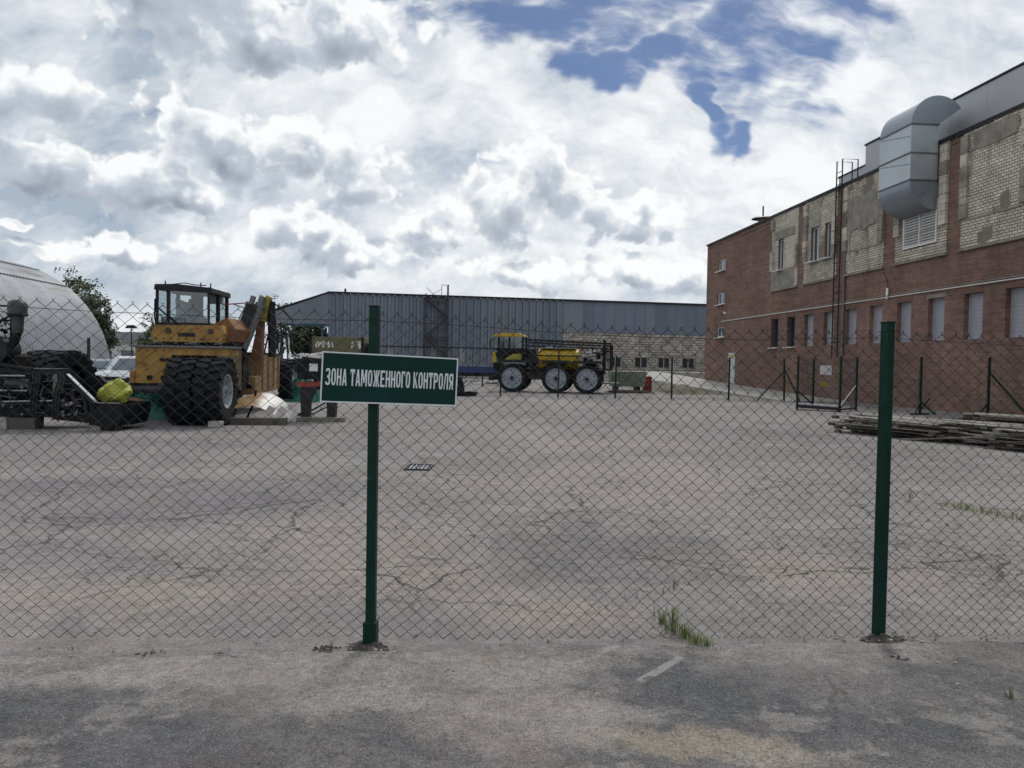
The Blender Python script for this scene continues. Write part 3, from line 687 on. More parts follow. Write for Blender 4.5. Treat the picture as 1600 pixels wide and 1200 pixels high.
# ------------------------------------------------------------------ ventilation duct on that wall
def duct():
    root = thing('ventilation_duct', W(0, 6.2, 0), 'big galvanised sheet-metal ventilation duct bending over the roof edge of the brick building', 'duct', rz=TH, local=True)
    root.location = W(0, 0, 0)
    y0, y1 = 5.06, 7.36; xo, xi = -1.30, -.13; zb, zt = 9.45, 11.72; w = xi - xo
    def side_box(z0, z1, m, name):
        return MB().b2((xo, y0, z0), (xi, y1, z1)).build(name, m, root)
    side_box(zb + .012, 10.53, M['galv_light'], 'duct_section'); side_box(10.57, zt - .012, M['galv_light'], 'duct_section')
    for z in (zb, 10.55, zt):
        MB().b2((xo - .045, y0 - .045, z - .022), (xi + .03, y1 + .045, z + .022)).build('flange', M['dull_steel'], root)
    # creases pressed into the outer face
    for (za, zc) in ((9.52, 10.45), (10.62, 11.62)):
        c = MB(); c.bar((xo - .004, y1 - .05, zc), (xo - .004, y0 + .05, (za + zc) / 2 + .1), .012, .022); c.bar((xo - .004, y0 + .05, (za + zc) / 2 + .1), (xo - .004, y1 - .05, za), .012, .022) if False else None
        c.build('crease', M['dull_steel'], root)
    # lower elbow turns into the wall
    def elbow(cx, cz, r, a0, a1, n, name, m, inner=.06):
        prof_o = [(cx + r * math.cos(a0 + (a1 - a0) * k / n), cz + r * math.sin(a0 + (a1 - a0) * k / n)) for k in range(n + 1)]
        prof_i = [(cx + inner * math.cos(a0 + (a1 - a0) * k / n), cz + inner * math.sin(a0 + (a1 - a0) * k / n)) for k in range(n + 1)]
        mb = MB()
        for k in range(n):
            a, b = prof_o[k], prof_o[k + 1]; c, d = prof_i[k + 1], prof_i[k]
            mb.add([(a[0], y0, a[1]), (b[0], y0, b[1]), (b[0], y1, b[1]), (a[0], y1, a[1])], [(0, 1, 2, 3)], True)
            mb.add([(d[0], y0, d[1]), (c[0], y0, c[1]), (c[0], y1, c[1]), (d[0], y1, d[1])], [(0, 3, 2, 1)], True)
            mb.add([(a[0], y0, a[1]), (b[0], y0, b[1]), (c[0], y0, c[1]), (d[0], y0, d[1])], [(0, 1, 2, 3)])
            mb.add([(a[0], y1, a[1]), (b[0], y1, b[1]), (c[0], y1, c[1]), (d[0], y1, d[1])], [(0, 1, 2, 3)])
        return mb.build(name, m, root)
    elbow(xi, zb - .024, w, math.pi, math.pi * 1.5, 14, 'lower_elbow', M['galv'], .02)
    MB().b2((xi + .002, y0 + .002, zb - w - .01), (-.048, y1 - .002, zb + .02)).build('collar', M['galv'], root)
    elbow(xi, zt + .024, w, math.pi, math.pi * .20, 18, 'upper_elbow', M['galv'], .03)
    MB().bar((xi - .2, y0 - .015, 9.25), (xo + .35, y0 - .015, 8.75), .03, .012).build('brace', M['steel'], root)
    return root
duct()

# ------------------------------------------------------------------ ladder to the roof
def ladder():
    root = thing('roof_ladder', W(-.35, 13.3, 2.2), 'dark steel ladder fixed to the brick wall up to the roof', 'ladder', rz=TH, local=True)
    root.location = W(0, 0, 0)
    xa = -.22
    for y in (12.60, 13.16):
        MB().tube([(xa, y, 2.2), (xa, y, 12.3), (.6, y, 12.3), (.6, y, 11.0)], .036, 6).build('rail', M['charcoal'], root)
    rg = MB().cyl((0, -.28, 0), (0, .28, 0), .018, n=6).mesh('rung', M['charcoal'])
    for k in range(31):
        r = link('rung', rg, root); r.location = (xa, 12.88, 2.4 + k * .31)
    for z in (3.0, 5.6, 8.2, 10.8):
        b = MB()
        for y in (12.60, 13.16): b.bar((xa, y, z), (-.003, y, z), .035)
        b.build('bracket', M['charcoal'], root)
ladder()
def downpipe():
    o = MB().tube([W(-.09, 12.38, 2.3), W(-.09, 12.38, 10.4), W(-.05, 12.38, 10.9)], .06, 8).build('downpipe', M['dull_steel'], origin=W(-.09, 12.78, 2.3))
    tag(o, 'grey rainwater downpipe running beside the roof ladder on the brick wall', 'pipe')
downpipe()
def wall_lamp():
    root = thing('wall_lamp', W(-.1, 8.44, 4.95), 'small white lamp on the brick wall just above the thin pipe', 'lamp', local=False)
    MB().b2(W(-.16, 8.36, 5.02), W(-.09, 8.50, 5.36)).build('lamp_body', M['white_lamp'], root, bevel=.02)
    MB().cyl(W(-.13, 8.44, 4.86), W(-.13, 8.44, 5.01), .05, n=10).build('lamp_base', M['white_paint'], root)
    MB().tube([W(-.04, 8.9, 6.1), W(-.04, 8.6, 5.7), W(-.06, 8.5, 5.5), W(-.1, 8.44, 5.36)], .014, 5).build('cable', M['charcoal'], root)
wall_lamp()

# ------------------------------------------------------------------ metal-clad warehouse at the back (own frame: x along the front, y back, z up)
HA = math.atan2(7.5, 40.2)
def warehouse():
    root = thing('warehouse', (-18.75, 78, 0), 'long blue-grey metal-clad warehouse across the back of the yard', 'warehouse', rz=HA, local=True)
    H = 8.42; L = 41.5; LS = 25.3
    MB().b2((0, .25, -.1), (L, 40, H - .05)).build('wall', M['clad_grey'], root)
    cp = MB().b2((-.1, -.09, H), (L, .4, H + .16)).build('roof_edge', M['charcoal'], root)
    # ribbed sheets: long ones above a seam, short pale ones below
    pw = .745
    def sheet(h):
        pr = [(0, 0), (0, -.02), (.02, -.11), (.30, -.11), (.36, -.02), (pw - .06, -.02), (pw - .06, 0)]
        return MB().prism(pr, (0, 0, 0), (1, 0, 0), (0, 1, 0), (0, 0, h))
    up = sheet(H - 3.20 - .004); upm = {k: up.mesh('cladding_sheet', M[k]) for k in ('clad_blue', 'clad_grey', 'clad_flat')}
    dn = sheet(1.9); dnm = {k: dn.mesh('cladding_sheet', M[k]) for k in ('clad_blue', 'clad_grey', 'clad_pale')}
    n = int(LS / pw)
    for i in range(n):
        k = rng.choice(['clad_blue'] * 4 + ['clad_grey'] * 2 + ['clad_flat'] * 2)
        s = link('cladding_sheet', upm[k], root); s.location = (i * pw, .2, 3.20)
        k2 = rng.choice(['clad_blue', 'clad_grey', 'clad_grey', 'clad_pale'])
        s = link('cladding_sheet', dnm[k2], root); s.location = (i * pw, .2, 1.28)
    MB().b2((0, .05, 3.12), (LS, .22, 3.19)).build('seam', M['charcoal'], root)
    MB().b2((0, .04, .0), (LS, .248, 1.26)).build('plinth', M['concrete'], root)
    # flat-clad stretch at the right, above the bare old brickwork
    x = n * pw; k = 0
    while x < L - .1:
        w_ = 2.2 if k == 0 else 1.18
        c = MB().b2((x, .16 + .012 * (k % 2), 5.05 + .01 * (k % 3)), (x + w_ - .02, .245, H - .003)).build('flat_sheet', M['clad_grey'] if k == 0 else M[rng.choice(['clad_flat', 'clad_flat', 'clad_blue'])], root); x += w_; k += 1
    XB = n * pw
    wins = [(29.8, 31.2), (32.7, 34.2), (35.4, 36.8), (38.2, 39.7)]
    m = MB(); ys = [(a, b, 1.45, 2.55) for a, b in wins]
    xs = sorted({XB, L + .5, *[q for w_ in wins for q in w_]}); zs = [-.1, 1.45, 2.55, 5.04]
    for a, b in zip(xs, xs[1:]):
        for c, d in zip(zs, zs[1:]):
            if any(h[0] <= (a + b) / 2 <= h[1] and h[2] <= (c + d) / 2 <= h[3] for h in ys): continue
            m.add([(a, .1, c), (b, .1, c), (b, .1, d), (a, .1, d)], [(0, 1, 2, 3)])
    for a, b, c, d in ys:
        m.add([(a, .1, c), (b, .1, c), (b, .1, d), (a, .1, d), (a, .24, c), (b, .24, c), (b, .24, d), (a, .24, d)], [(0, 4, 5, 1), (1, 5, 6, 2), (2, 6, 7, 3), (3, 7, 4, 0)])
    m.build('old_brick_wall', M['rough_brick_x'], root, fix=False)
    for a, b in wins:
        f = MB().b2((a, .17, 1.45), (a + .08, .22, 2.55)); f.b2((b - .08, .17, 1.45), (b, .22, 2.55)); f.b2(((a + b) / 2 - .04, .17, 1.45), ((a + b) / 2 + .04, .22, 2.55)); f.b2((a + .08, .17, 2.47), (b - .08, .22, 2.549))
        w_ = f.build('window', M['pale_grey_paint'], root); MB().b2((a, .225, 1.45), (b, .235, 2.55)).build('pane', M['window_dark'], w_)
    # sloping canopy at the left end, carried on teal posts
    MB().prism([(-6.0, 5.25), (0, 5.25), (0, 8.40), (-5.8, 6.2)], (0, .1, 0), (1, 0, 0), (0, 0, 1), (0, .08, 0)).build('canopy_fascia', M['clad_grey'], root)
    MB().prism([(-6.0, 6.28), (0, 8.46), (0, 8.56), (-6.0, 6.38)], (0, -.02, 0), (1, 0, 0), (0, 0, 1), (0, 12, 0)).build('canopy_roof', M['charcoal'], root)
    ps = MB().b2((-.12, -.12, 0), (.12, .12, 5.2)).mesh('post', M['teal_steel'])
    for (x, y) in ((-4.6, .5), (-.6, .5), (-4.6, 7), (-.6, 7)):
        o = link('post', ps, root); o.location = (x, y, 0)
    MB().b2((-6, .2, 5.02), (0, .45, 5.24)).build('beam', M['teal_steel'], root)
    MB().b2((1.55, .6, H + .16), (1.75, .8, H + .55)).build('roof_vent', M['charcoal'], root)
m_ = None
def brick_x(name):
    m = M['rough_brick'].copy(); m.name = name
    for nd in m.node_tree.nodes:
        if nd.type == 'COMBXYZ' and nd.inputs[1].is_linked and not nd.inputs[2].is_linked: pass
    return m
M['rough_brick_x'] = brick_x('rough_brick_front')
warehouse()
HM = Matrix.Translation((-18.75, 78, 0)) @ Matrix.Rotation(HA, 4, 'Z')
M['stair'] = mat('stair', (.035, .038, .044), .6, 0, .3, 4)
def stair_tower():
    root = thing('stair_tower', HM @ Vector((11, -1, 0)), 'open dark steel stair tower against the blue-grey warehouse', 'stair', rz=HA, local=True)
    root.location = HM @ Vector((0, 0, 0))
    xa, xb, ya, yb = 9.75, 12.05, -1.3, -.15
    for x, zt in ((xa, 8.6), (xb, 9.55)):
        for y in (ya, yb): MB().b2((x - .045, y - .045, 0), (x + .045, y + .045, zt)).build('post', M['stair'], root)
    k = 0
    for z0 in (0.2, 2.2, 4.2, 6.2):
        a, b = (xa, xb) if k % 2 == 0 else (xb, xa)
        f = MB()
        for y in (ya + .1, yb - .1): f.bar((a, y, z0), (b, y, z0 + 2.0), .07, .2)
        for q in range(8): f.box((a + (b - a) * (q + .5) / 8, (ya + yb) / 2, z0 + 2.0 * (q + .5) / 8), (.24, yb - ya - .2, .03))
        f.bar((a, ya, z0 + 1.0), (b, ya, z0 + 3.0), .045)
        f.build('flight', M['stair'], root)
        MB().b2((min(a, b) - .05, ya, z0 + 1.96), (max(a, b) + .05, yb, z0 + 2.0)).build('landing', M['charcoal'], root) if k % 2 else None
        k += 1
    r = MB()
    for z in (8.45, 8.15): r.bar((xa, ya, z), (xb, ya, z), .045)
    r.bar((xb, ya, 9.5), (xb, yb, 9.5), .05); r.bar((xb - .7, ya, 9.5), (xb, ya, 9.5), .05); r.bar((xb - .7, ya, 8.2), (xb - .7, ya, 9.5), .05); r.bar((xb - .7, ya, 9.1), (xa + .6, ya, 8.45), .04)
    r.build('handrail', M['stair'], root)
    b = MB()
    for z in (.2, 2.2, 4.2, 6.2): b.bar((xa, ya, z), (xb, ya, z), .05)
    b.bar((xa, ya, 4.3), (xb, ya, 6.2), .03); b.bar((xb, ya, 4.3), (xa, ya, 6.2), .03)
    b.build('bracing', M['stair'], root)
stair_tower()

# ------------------------------------------------------------------ arched corrugated shed at the left
def arch_shed():
    root = thing('arched_shed', (-38, 56, 0), 'weathered corrugated metal shed with a rounded arched roof at the far left', 'shed', rz=TH, local=True)
    Rr, zc = 8.05, .3; Lf, Ln = 0.0, -24.0
    # local: x across, y along the axis; corrugation ridges run over the arch
    n_arc, pitch = 40, .36
    n = int((Lf - Ln) / (pitch / 6)); mb = MB()
    a0, a1 = -.06, math.pi + .06
    vs = []
    for j in range(n + 1):
        y = Ln + (Lf - Ln) * j / n; dr = .036 * (abs(((y / pitch) % 1) * 2 - 1) - .5) * 2
        for i in range(n_arc + 1):
            a = a0 + (a1 - a0) * i / n_arc
            vs.append(((Rr + dr) * math.cos(a), y, zc + (Rr + dr) * math.sin(a)))
    w = n_arc + 1
    mb.add(vs, [(j * w + i, j * w + i + 1, (j + 1) * w + i + 1, (j + 1) * w + i) for j in range(n) for i in range(n_arc)], True)
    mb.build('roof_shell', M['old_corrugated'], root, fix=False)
    pts = [((Rr - .05) * math.cos(a0 + (a1 - a0) * i / 24), zc + (Rr - .05) * math.sin(a0 + (a1 - a0) * i / 24)) for i in range(25)]
    for y in (Lf - .3, Ln + .3): MB().prism(pts, (0, y, 0), (1, 0, 0), (0, 0, 1), (0, .05, 0)).build('end_wall', M['clad_grey'], root)
    # overlapping sheet seams along the arch
    for a in (R(52), R(68), R(84)):
        s = MB().bar(((Rr + .05) * math.cos(a), Ln, zc + (Rr + .05) * math.sin(a)), ((Rr + .05) * math.cos(a), Lf, zc + (Rr + .05) * math.sin(a)), .10, .03)
        s.build('seam', M['dull_steel'], root)
    root.location = (-29.55 - Rr * math.cos(TH), 56.5 - Rr * math.sin(TH), 0)
arch_shed()
# ------------------------------------------------------------------ ramp and dock in front of the brick building's far end
def ramp():
    mb = MB()
    # along the wall frame: foot at y=12, door at y=28, dock level at y=52
    prof = [(11.5, .0), (28, .44), (46, 1.05)]
    wid = [(-3.4, -.003), (-4.6, -.003), (-5.6, -.003)]
    vs = []
    for (y, z), (xo, xi) in zip(prof, wid):
        p, q = W(xi, y, z), W(xo, y, z); vs += [(p.x, p.y, z + .006), (q.x, q.y, z + .006), (q.x, q.y, -.1), (p.x, p.y, -.1)]
    f = []
    for k in range(2):
        a, b = k * 4, k * 4 + 4
        f += [(a, a + 1, b + 1, b), (a + 1, a + 2, b + 2, b + 1)]
    f += [(8, 9, 10, 11), (0, 1, 2, 3)]
    mb.add(vs, f); r = mb.build('ramp', M['concrete']); tag(r, kind='structure')
    d = MB().b2((6.5, 74.5, -.1), (21.5, 82.2, 1.03)).build('loading_dock', M['concrete']); tag(d, kind='structure')
ramp()

# ------------------------------------------------------------------ chain-link mesh
def interp(tab, x):
    if x <= tab[0][0]: return tab[0][1]
    for (a, p), (b, q) in zip(tab, tab[1:]):
        if x <= b: return p + (q - p) * (x - a) / (b - a)
    return tab[-1][1]
def chain_link(name, A, B, ztop, zbot, parent, w=.084, h=.0755, r=.0022, sides=4, seed=1, wob=1.0, mat_='wire'):
    """zig-zag wires hooked into each other between ground points A and B; ztop/zbot are functions of the distance from A"""
    A, B = Vector((*A, 0)), Vector((*B, 0)); d = (B - A); L = d.length; d.normalize(); nrm = Vector((-d.y, d.x, 0))
    rows = max(4, int(round((ztop(L / 2) - zbot(L / 2)) / (h / 2)))); rows += (rows + 1) % 2      # every wire has the same number of bends
    mb = MB(); n = int(L / (w / 2)); sgn = Vector((seed * 3.1, 0, 0))
    for i in range(n):
        pts = []; s0 = (i + .5) * w / 2
        zt, zb = ztop(s0), zbot(s0); m = rows
        for k in range(m + 1):
            z = zb + (zt - zb) * k / m
            side = (k + i) % 2
            s = i * w / 2 + side * w / 2
            q = Vector((s * 1.1, z * 1.3, 0)) + sgn
            ds = .018 * wob * mnoise.noise(q) + .006 * wob * mnoise.noise(q * 5); dz = .016 * wob * mnoise.noise(q + Vector((7, 3, 1))) + .004 * wob * mnoise.noise(q * 6); dn = .035 * wob * mnoise.noise(q * .8 + Vector((1, 9, 4)))
            off = r * (1 if (side == 0) else -1) * 1.1
            pts.append(A + d * (s + ds + (r * .9 if side else -r * .9)) + nrm * (dn + off) + Vector((0, 0, z + dz)))
        if sides == 4:                                             # knuckled end standing up above the top row
            e = pts[-1]; pts.append(e + Vector((0, 0, .012)) + d * (.008 if i % 2 else -.008))
        mb.tube(pts, r, sides, smooth=False)
    ob = mb.build(name, M[mat_], parent, fix=False)
    return tag(ob, kind='stuff')

FD = Vector((3.06, .27, 0)).normalized(); FN = Vector((-FD.y, FD.x, 0))
def front_fence():
    root = thing('chain_link_fence', (-.79, 4.39, 0), 'green chain-link fence with square green posts across the foreground', 'fence')
    L = 3.072; P0 = Vector((-.79, 4.39, 0))
    posts = [P0 + FD * (L * k) for k in (-1, 0, 1, 2)]
    hs = [1.96, 1.955, 1.932, 1.93]
    for k, (p, hh) in enumerate(zip(posts, hs)):
        m = Matrix.Rotation(math.atan2(FD.y, FD.x) + R((4, -9, 14, 3)[k]), 3, 'Z'); s = .058 if k != 1 else .054
        po = MB().box(p + Vector((0, 0, hh / 2 - .1)), (s, s, hh + .2), m).build('post', M['green_paint'], root, bevel=.005)
        MB().box(p + Vector((0, 0, hh + .004)), (s + .006, s + .006, .012), m).build('cap', M['green_dark'], po, bevel=.003)
        if k == 1:
            MB().box(p + Vector((0, 0, .04)), (.076, .076, .22), m).build('sleeve', M['green_paint'], po, bevel=.005)
        t = MB()
        for z in (1.88, 1.42, .96, .5): t.tube([p + FN * .036 - FD * .045 + Vector((0, 0, z)), p - FN * .036 - FD * .036 + Vector((0, 0, z + .004)), p - FN * .036 + FD * .036 + Vector((0, 0, z)), p + FN * .036 + FD * .045 + Vector((0, 0, z - .004))], .0018, 4)
        t.build('tie_wire', M['wire'], po)
    top = [(-2.8, 1.965), (-2.1, 1.945), (-1.37, 1.925), (-.79, 1.92), (-.37, 1.915), (.3, 1.885), (.79, 1.868), (1.5, 1.866), (2.27, 1.885), (3.2, 1.862), (5, 1.87)]
    bot = [(-3, .075), (-2, .06), (-.9, .04), (-.3, .02), (.6, .006), (1.3, -.004), (3, -.012)]
    for k in range(3):
        A = posts[k] + FN * .040; B = posts[k + 1] + FN * .040; x0 = A.x
        zt = lambda s, x0=x0: interp(top, x0 + s * FD.x); zb = lambda s, x0=x0: interp(bot, x0 + s * FD.x)
        chain_link('wire_mesh', A.xy, B.xy, zt, zb, root, seed=k + 1)
        for j, (fr, sag) in enumerate(((.978, .012),)):
            pts = []
            for q in range(25):
                s = L * q / 24; z = zb(s) + (zt(s) - zb(s)) * fr - sag * math.sin(math.pi * q / 24) + .004 * mnoise.noise(Vector((s * 3, j, k)))
                pts.append(A + FD * s + Vector((0, 0, z)) + FN * .004)
            MB().tube(pts, .0016, 4, False).build('tension_wire', M['wire'], root)
front_fence()

# ------------------------------------------------------------------ customs sign
def letter_mesh(ch, wd, ht, m):
    """condensed bold capitals drawn as overlapping strokes, each a hair proud of the last"""
    mb = MB(); lay = [0]
    def quad(*p):
        y = -.00012 * lay[0]; lay[0] += 1
        mb.add([(q[0] * wd, y, q[1] * ht) for q in p], [tuple(range(len(p)))])
    def rect(x0, y0, x1, y1): quad((x0, y0), (x1, y0), (x1, y1), (x0, y1))
    def ring(cx, cy, rx, ry, ix, iy, a0, a1, n=16):
        y = -.00012 * lay[0]; lay[0] += 1; vs = []
        def pt(r1, r2, a):
            c, s_ = math.cos(R(a)), math.sin(R(a)); e = 2 / 2.7
            return (cx + r1 * math.copysign(abs(c) ** e, c), cy + r2 * math.copysign(abs(s_) ** e, s_))
        for k in range(n + 1):
            a = a0 + (a1 - a0) * k / n
            for p in (pt(rx, ry, a), pt(ix, iy, a)): vs.append((p[0] * wd, y, p[1] * ht))
        mb.add(vs, [(2 * k, 2 * k + 2, 2 * k + 3, 2 * k + 1) for k in range(n)])
    S = .31
    if ch == 'О': ring(.5, .5, .5, .5, .19, .38, 0, 360, 28)
    elif ch == 'З': ring(.46, .735, .50, .265, .18, .15, -92, 165); ring(.44, .27, .56, .27, .22, .15, -165, 92); rect(.30, .44, .62, .56)
    elif ch == 'Н': rect(0, 0, S, 1); rect(1 - S, 0, 1, 1); rect(S, .43, 1 - S, .57)
    elif ch == 'А': quad((0, 0), (.27, 0), (.60, 1), (.33, 1)); quad((.71, 0), (1, 0), (.67, 1), (.40, 1)); rect(.2, .19, .8, .32)
    elif ch == 'Т': rect(.34, 0, .66, .87); rect(0, .86, 1, 1); rect(0, .72, .14, .87); rect(.86, .72, 1, .87)
    elif ch == 'М': rect(0, 0, .22, 1); rect(.78, 0, 1, 1); quad((.06, 1), (.30, 1), (.58, .2), (.42, .2)); quad((.70, 1), (.94, 1), (.58, .2), (.42, .2))
    elif ch == 'Ж': rect(.40, 0, .60, 1); quad((0, 0), (.21, 0), (.42, .52), (.30, .60)); quad((0, 1), (.21, 1), (.42, .52), (.28, .44)); quad((.79, 0), (1, 0), (.70, .60), (.58, .52)); quad((.79, 1), (1, 1), (.72, .44), (.58, .52))
    elif ch == 'Е': rect(0, 0, .36, 1); rect(.35, 0, 1, .13); rect(.35, .44, .84, .56); rect(.35, .87, 1, 1)
    elif ch == 'Г': rect(0, 0, .38, 1); rect(.37, .87, 1, 1); rect(.85, .72, 1, .88)
    elif ch == 'К': rect(0, 0, S, 1); quad((.28, .42), (.44, .60), (1.0, 1), (.70, 1)); quad((.30, .50), (.50, .66), (1.02, 0), (.70, 0))
    elif ch == 'Р': rect(0, 0, S, 1); ring(.40, .70, .60, .30, .27, .17, -90, 90); rect(.30, .40, .42, .53); rect(.30, .87, .42, 1)
    elif ch == 'Л': rect(1 - S, 0, 1, 1); rect(.22, .87, .72, 1); quad((0, 0), (.20, 0), (.48, .88), (.22, .88))
    elif ch == 'Я': rect(1 - S, 0, 1, 1); ring(.60, .70, .60, .30, .27, .17, 90, 270); rect(.58, .40, .70, .53); rect(.58, .87, .70, 1); quad((0, 0), (.30, 0), (.66, .46), (.38, .46))
    return mb.mesh('letter', m, fix=False)
def customs_sign():
    root = thing('sign', (-.68, 4.318, 1.545), 'green customs-zone sign with white lettering on the nearer fence post', 'sign', local=True)
    yaw = math.atan2(.135, .36); root.rotation_euler = Euler((0, R(1.9), yaw), 'XYZ')
    Wd, Ht = .772, .278
    MB().box((0, 0, 0), (Wd, .004, Ht)).build('panel', M['sign_green'], root, bevel=.0012)
    f = MB(); b = .0075
    f.b2((-Wd / 2, -.0045, Ht / 2 - b), (Wd / 2, -.0025, Ht / 2)); f.b2((-Wd / 2, -.0045, -Ht / 2), (Wd / 2, -.0025, -Ht / 2 + b))
    f.b2((-Wd / 2, -.0045, -Ht / 2 + b), (-Wd / 2 + b, -.0025, Ht / 2 - b)); f.b2((Wd / 2 - b, -.0045, -Ht / 2 + b), (Wd / 2, -.0025, Ht / 2 - b))
    f.build('border', M['sign_white'], root)
    br = MB().b2((-.14, .003, -.09), (-.10, .045, -.06)); br.b2((-.14, .003, .07), (-.10, .045, .10)); br.build('bracket', M['dull_steel'], root)
    words = ('ЗОНА', 'ТАМОЖЕННОГО', 'КОНТРОЛЯ'); wide = {'М': 1.32, 'Ж': 1.42, 'Г': .82, 'Л': 1.05}
    unit = sum(wide.get(c, 1.0) for w_ in words for c in w_); gap = .20; sp = .75
    tot = unit + gap * (sum(len(w_) - 1 for w_ in words)) + sp * 2
    span = Wd - .05; u = span / tot; x = -span / 2; ht = .092; z0 = -.044
    for wi, w_ in enumerate(words):
        for ci, c in enumerate(w_):
            wd = wide.get(c, 1.0) * u
            o = link('letter', letter_mesh(c, wd, ht, M['sign_white']), root); o.location = (x, -.0032, z0)
            x += wd + (gap * u if ci < len(w_) - 1 else sp * u)
customs_sign()

# ------------------------------------------------------------------ rear fence, gate and braced stands by the brick wall
def post_mesh(h, s=.06): return MB().b2((-s / 2, -s / 2, -.05), (s / 2, s / 2, h)).mesh('post', M['green_dark'])
def rear_fence():
    root = thing('rear_fence', (4.93, 36.7, 0), 'low far chain-link fence on thin dark green posts beyond the yard', 'fence', local=True)
    xs = [-3.3, -.55, 2.2, 4.93, 7.66, 10.38, 13.13]; ys = [36.5, 36.55, 36.6, 36.65, 36.8, 36.75, 37.0]
    me = post_mesh(2.08, .075)
    for x, y in zip(xs, ys):
        o = link('post', me, root); o.location = (x - 4.93, y - 36.7, 0); o.rotation_euler = (R(rng.uniform(-1, 1)), R(rng.uniform(-1, 1)), 0)
        ft = MB().box((x - 4.93, y - 36.7, .02), (.3, .3, .06), taper=(.7, .7)).build('footing', M['concrete'], root)
    for i in range(6):
        chain_link('wire_mesh', (xs[i] - 4.93, ys[i] - 36.7), (xs[i + 1] - 4.93, ys[i + 1] - 36.7), lambda s: 1.95, lambda s: .04, root, w=.16, h=.15, r=.0013, sides=3, seed=i)
    for (dx, dy) in ((-1.35, -.1), (.45, -.9)):
        MB().bar((13.13 - 4.93, .3, 1.55), (13.13 - 4.93 + dx, .3 + dy, .03), .05).build('brace', M['green_dark'], root)
rear_fence()
def gate_enclosure():
    root = thing('gate', (12.4, 31.5, 0), 'small green mesh gate enclosure with a white notice before the brick wall', 'gate', local=True)
    P = {k: Vector((x - 12.4, y - 31.5, 0)) for k, (x, y) in dict(a=(11.3, 30.38), b=(13.95, 35.54), c=(12.45, 29.12), d=(13.76, 30.67)).items()}
    for k in P: o = link('post', post_mesh(2.12, .07), root); o.location = P[k]
    for k, l, sd in (('a', 'b', 3), ('b', 'd', 4), ('c', 'd', 5)):
        chain_link('wire_mesh', P[k].xy, P[l].xy, lambda s: 2.05, lambda s: .1, root, w=.11, h=.10, r=.0016, sides=3, seed=sd)
    z = Vector((0, 0, 1))
    MB().bar(P['a'] + z * .75, P['a'] + Vector((.9, .1, .02)), .05).build('brace', M['green_dark'], root)
    MB().bar(P['d'] + z * 1.0, P['d'] + Vector((-1.3, -1.3, .03)), .05).build('brace', M['green_dark'], root)
    MB().bar(P['d'] + z * .7, P['d'] + Vector((-.5, -.6, .03)), .04).build('brace', M['green_dark'], root)
    MB().bar(P['c'] + z * .09, P['d'] + z * .09, .06).build('ground_rail', M['green_dark'], root)
    MB().bar(P['a'] + z * .15, P['c'] + z * .12, .22, .12).build('ground_beam', M['charcoal'], root)
    MB().bar(P['a'] + Vector((.15, .5, .22)), P['c'] + Vector((.15, .5, .2)), .35, .04).build('threshold', M['pale_grey_paint'], root)
    n = MB().box((.95, 1.2, 1.58), (.52, .012, .40), (0, 0, R(8))).build('notice', M['white_frame'], root)
    MB().box((.93, 1.19, .98), (.4, .012, .16), (0, 0, R(8))).build('tag_plate', M['yellow_green'], root)
gate_enclosure()
def stand(loc, label, braces, cross):
    root = thing('fence_stand', loc, label, 'fence post', 'braced green fence stands by the brick wall', local=True)
    link('post', post_mesh(2.14, .075), root)
    for a, b in braces: MB().bar(a, b, .055).build('brace', M['green_dark'], root)
    f = MB(); f.bar((-.45, -.2, .03), (.45, .2, .03), .06)
    if cross: f.bar((-.35, -.35, .05), (.0, 0, .55), .05); f.bar((.4, .1, .62), (-.05, -.02, .1), .05)
    f.build('foot', M['green_dark'], root)
stand((15.09, 28.36, 0), 'green post on crossed feet standing behind the wood stack', [((0, 0, .5), (.35, -.4, .03))], True)
stand((16.84, 27.13, 0), 'green post with one long slanting brace at the right end of the yard', [((.02, 0, 1.6), (.55, -1.5, .03)), ((0, 0, .55), (-.45, -.1, .03))], False)

# ------------------------------------------------------------------ wheels
def tyre(mb, c, axis, Rr, w, rim, lugs=24, lug_h=.045, chevron=True, n=36):
    """big tyre with block tread"""
    prof = [(-w * .40, rim), (-w * .50, rim + (Rr - rim) * .35), (-w * .49, Rr * .90), (-w * .43, Rr * .975), (-w * .25, Rr - lug_h * .6), (w * .25, Rr - lug_h * .6), (w * .43, Rr * .975), (w * .49, Rr * .90), (w * .50, rim + (Rr - rim) * .35), (w * .40, rim)]
    prof = [(h, r - (lug_h * .5 if abs(h) < w * .46 and r > Rr * .9 else 0)) for h, r in prof]
    mb.lathe(prof, c, axis, n); c = Vector(c); d = Vector(axis).normalized(); u = Vector((0, 0, 1)); x = d.cross(u).normalized(); z = x.cross(d)
    for k in range(lugs):
        for s in (-1, 1):
            a = 2 * math.pi * (k + (.5 if s > 0 else 0)) / lugs
            e = x * math.cos(a) + z * math.sin(a); t = -x * math.sin(a) + z * math.cos(a)
            skew = .28 if chevron else 0
            yv = (d * s + t * skew).normalized(); xv = e.cross(yv).normalized()
            m = Matrix((xv, yv, e)).transposed()
            mb.box(c + e * (Rr - lug_h * .72) + d * (s * w * .245) + t * (skew * w * .1), (2 * math.pi * Rr / lugs * .62, w * .46, lug_h * 1.5), m, taper=(.88, .96))
            # shoulder of the block
            mb.box(c + e * (Rr * .93) + d * (s * w * .475) + t * (skew * w * .35), (2 * math.pi * Rr / lugs * .5, lug_h * .9, Rr * .13), m)
    return mb
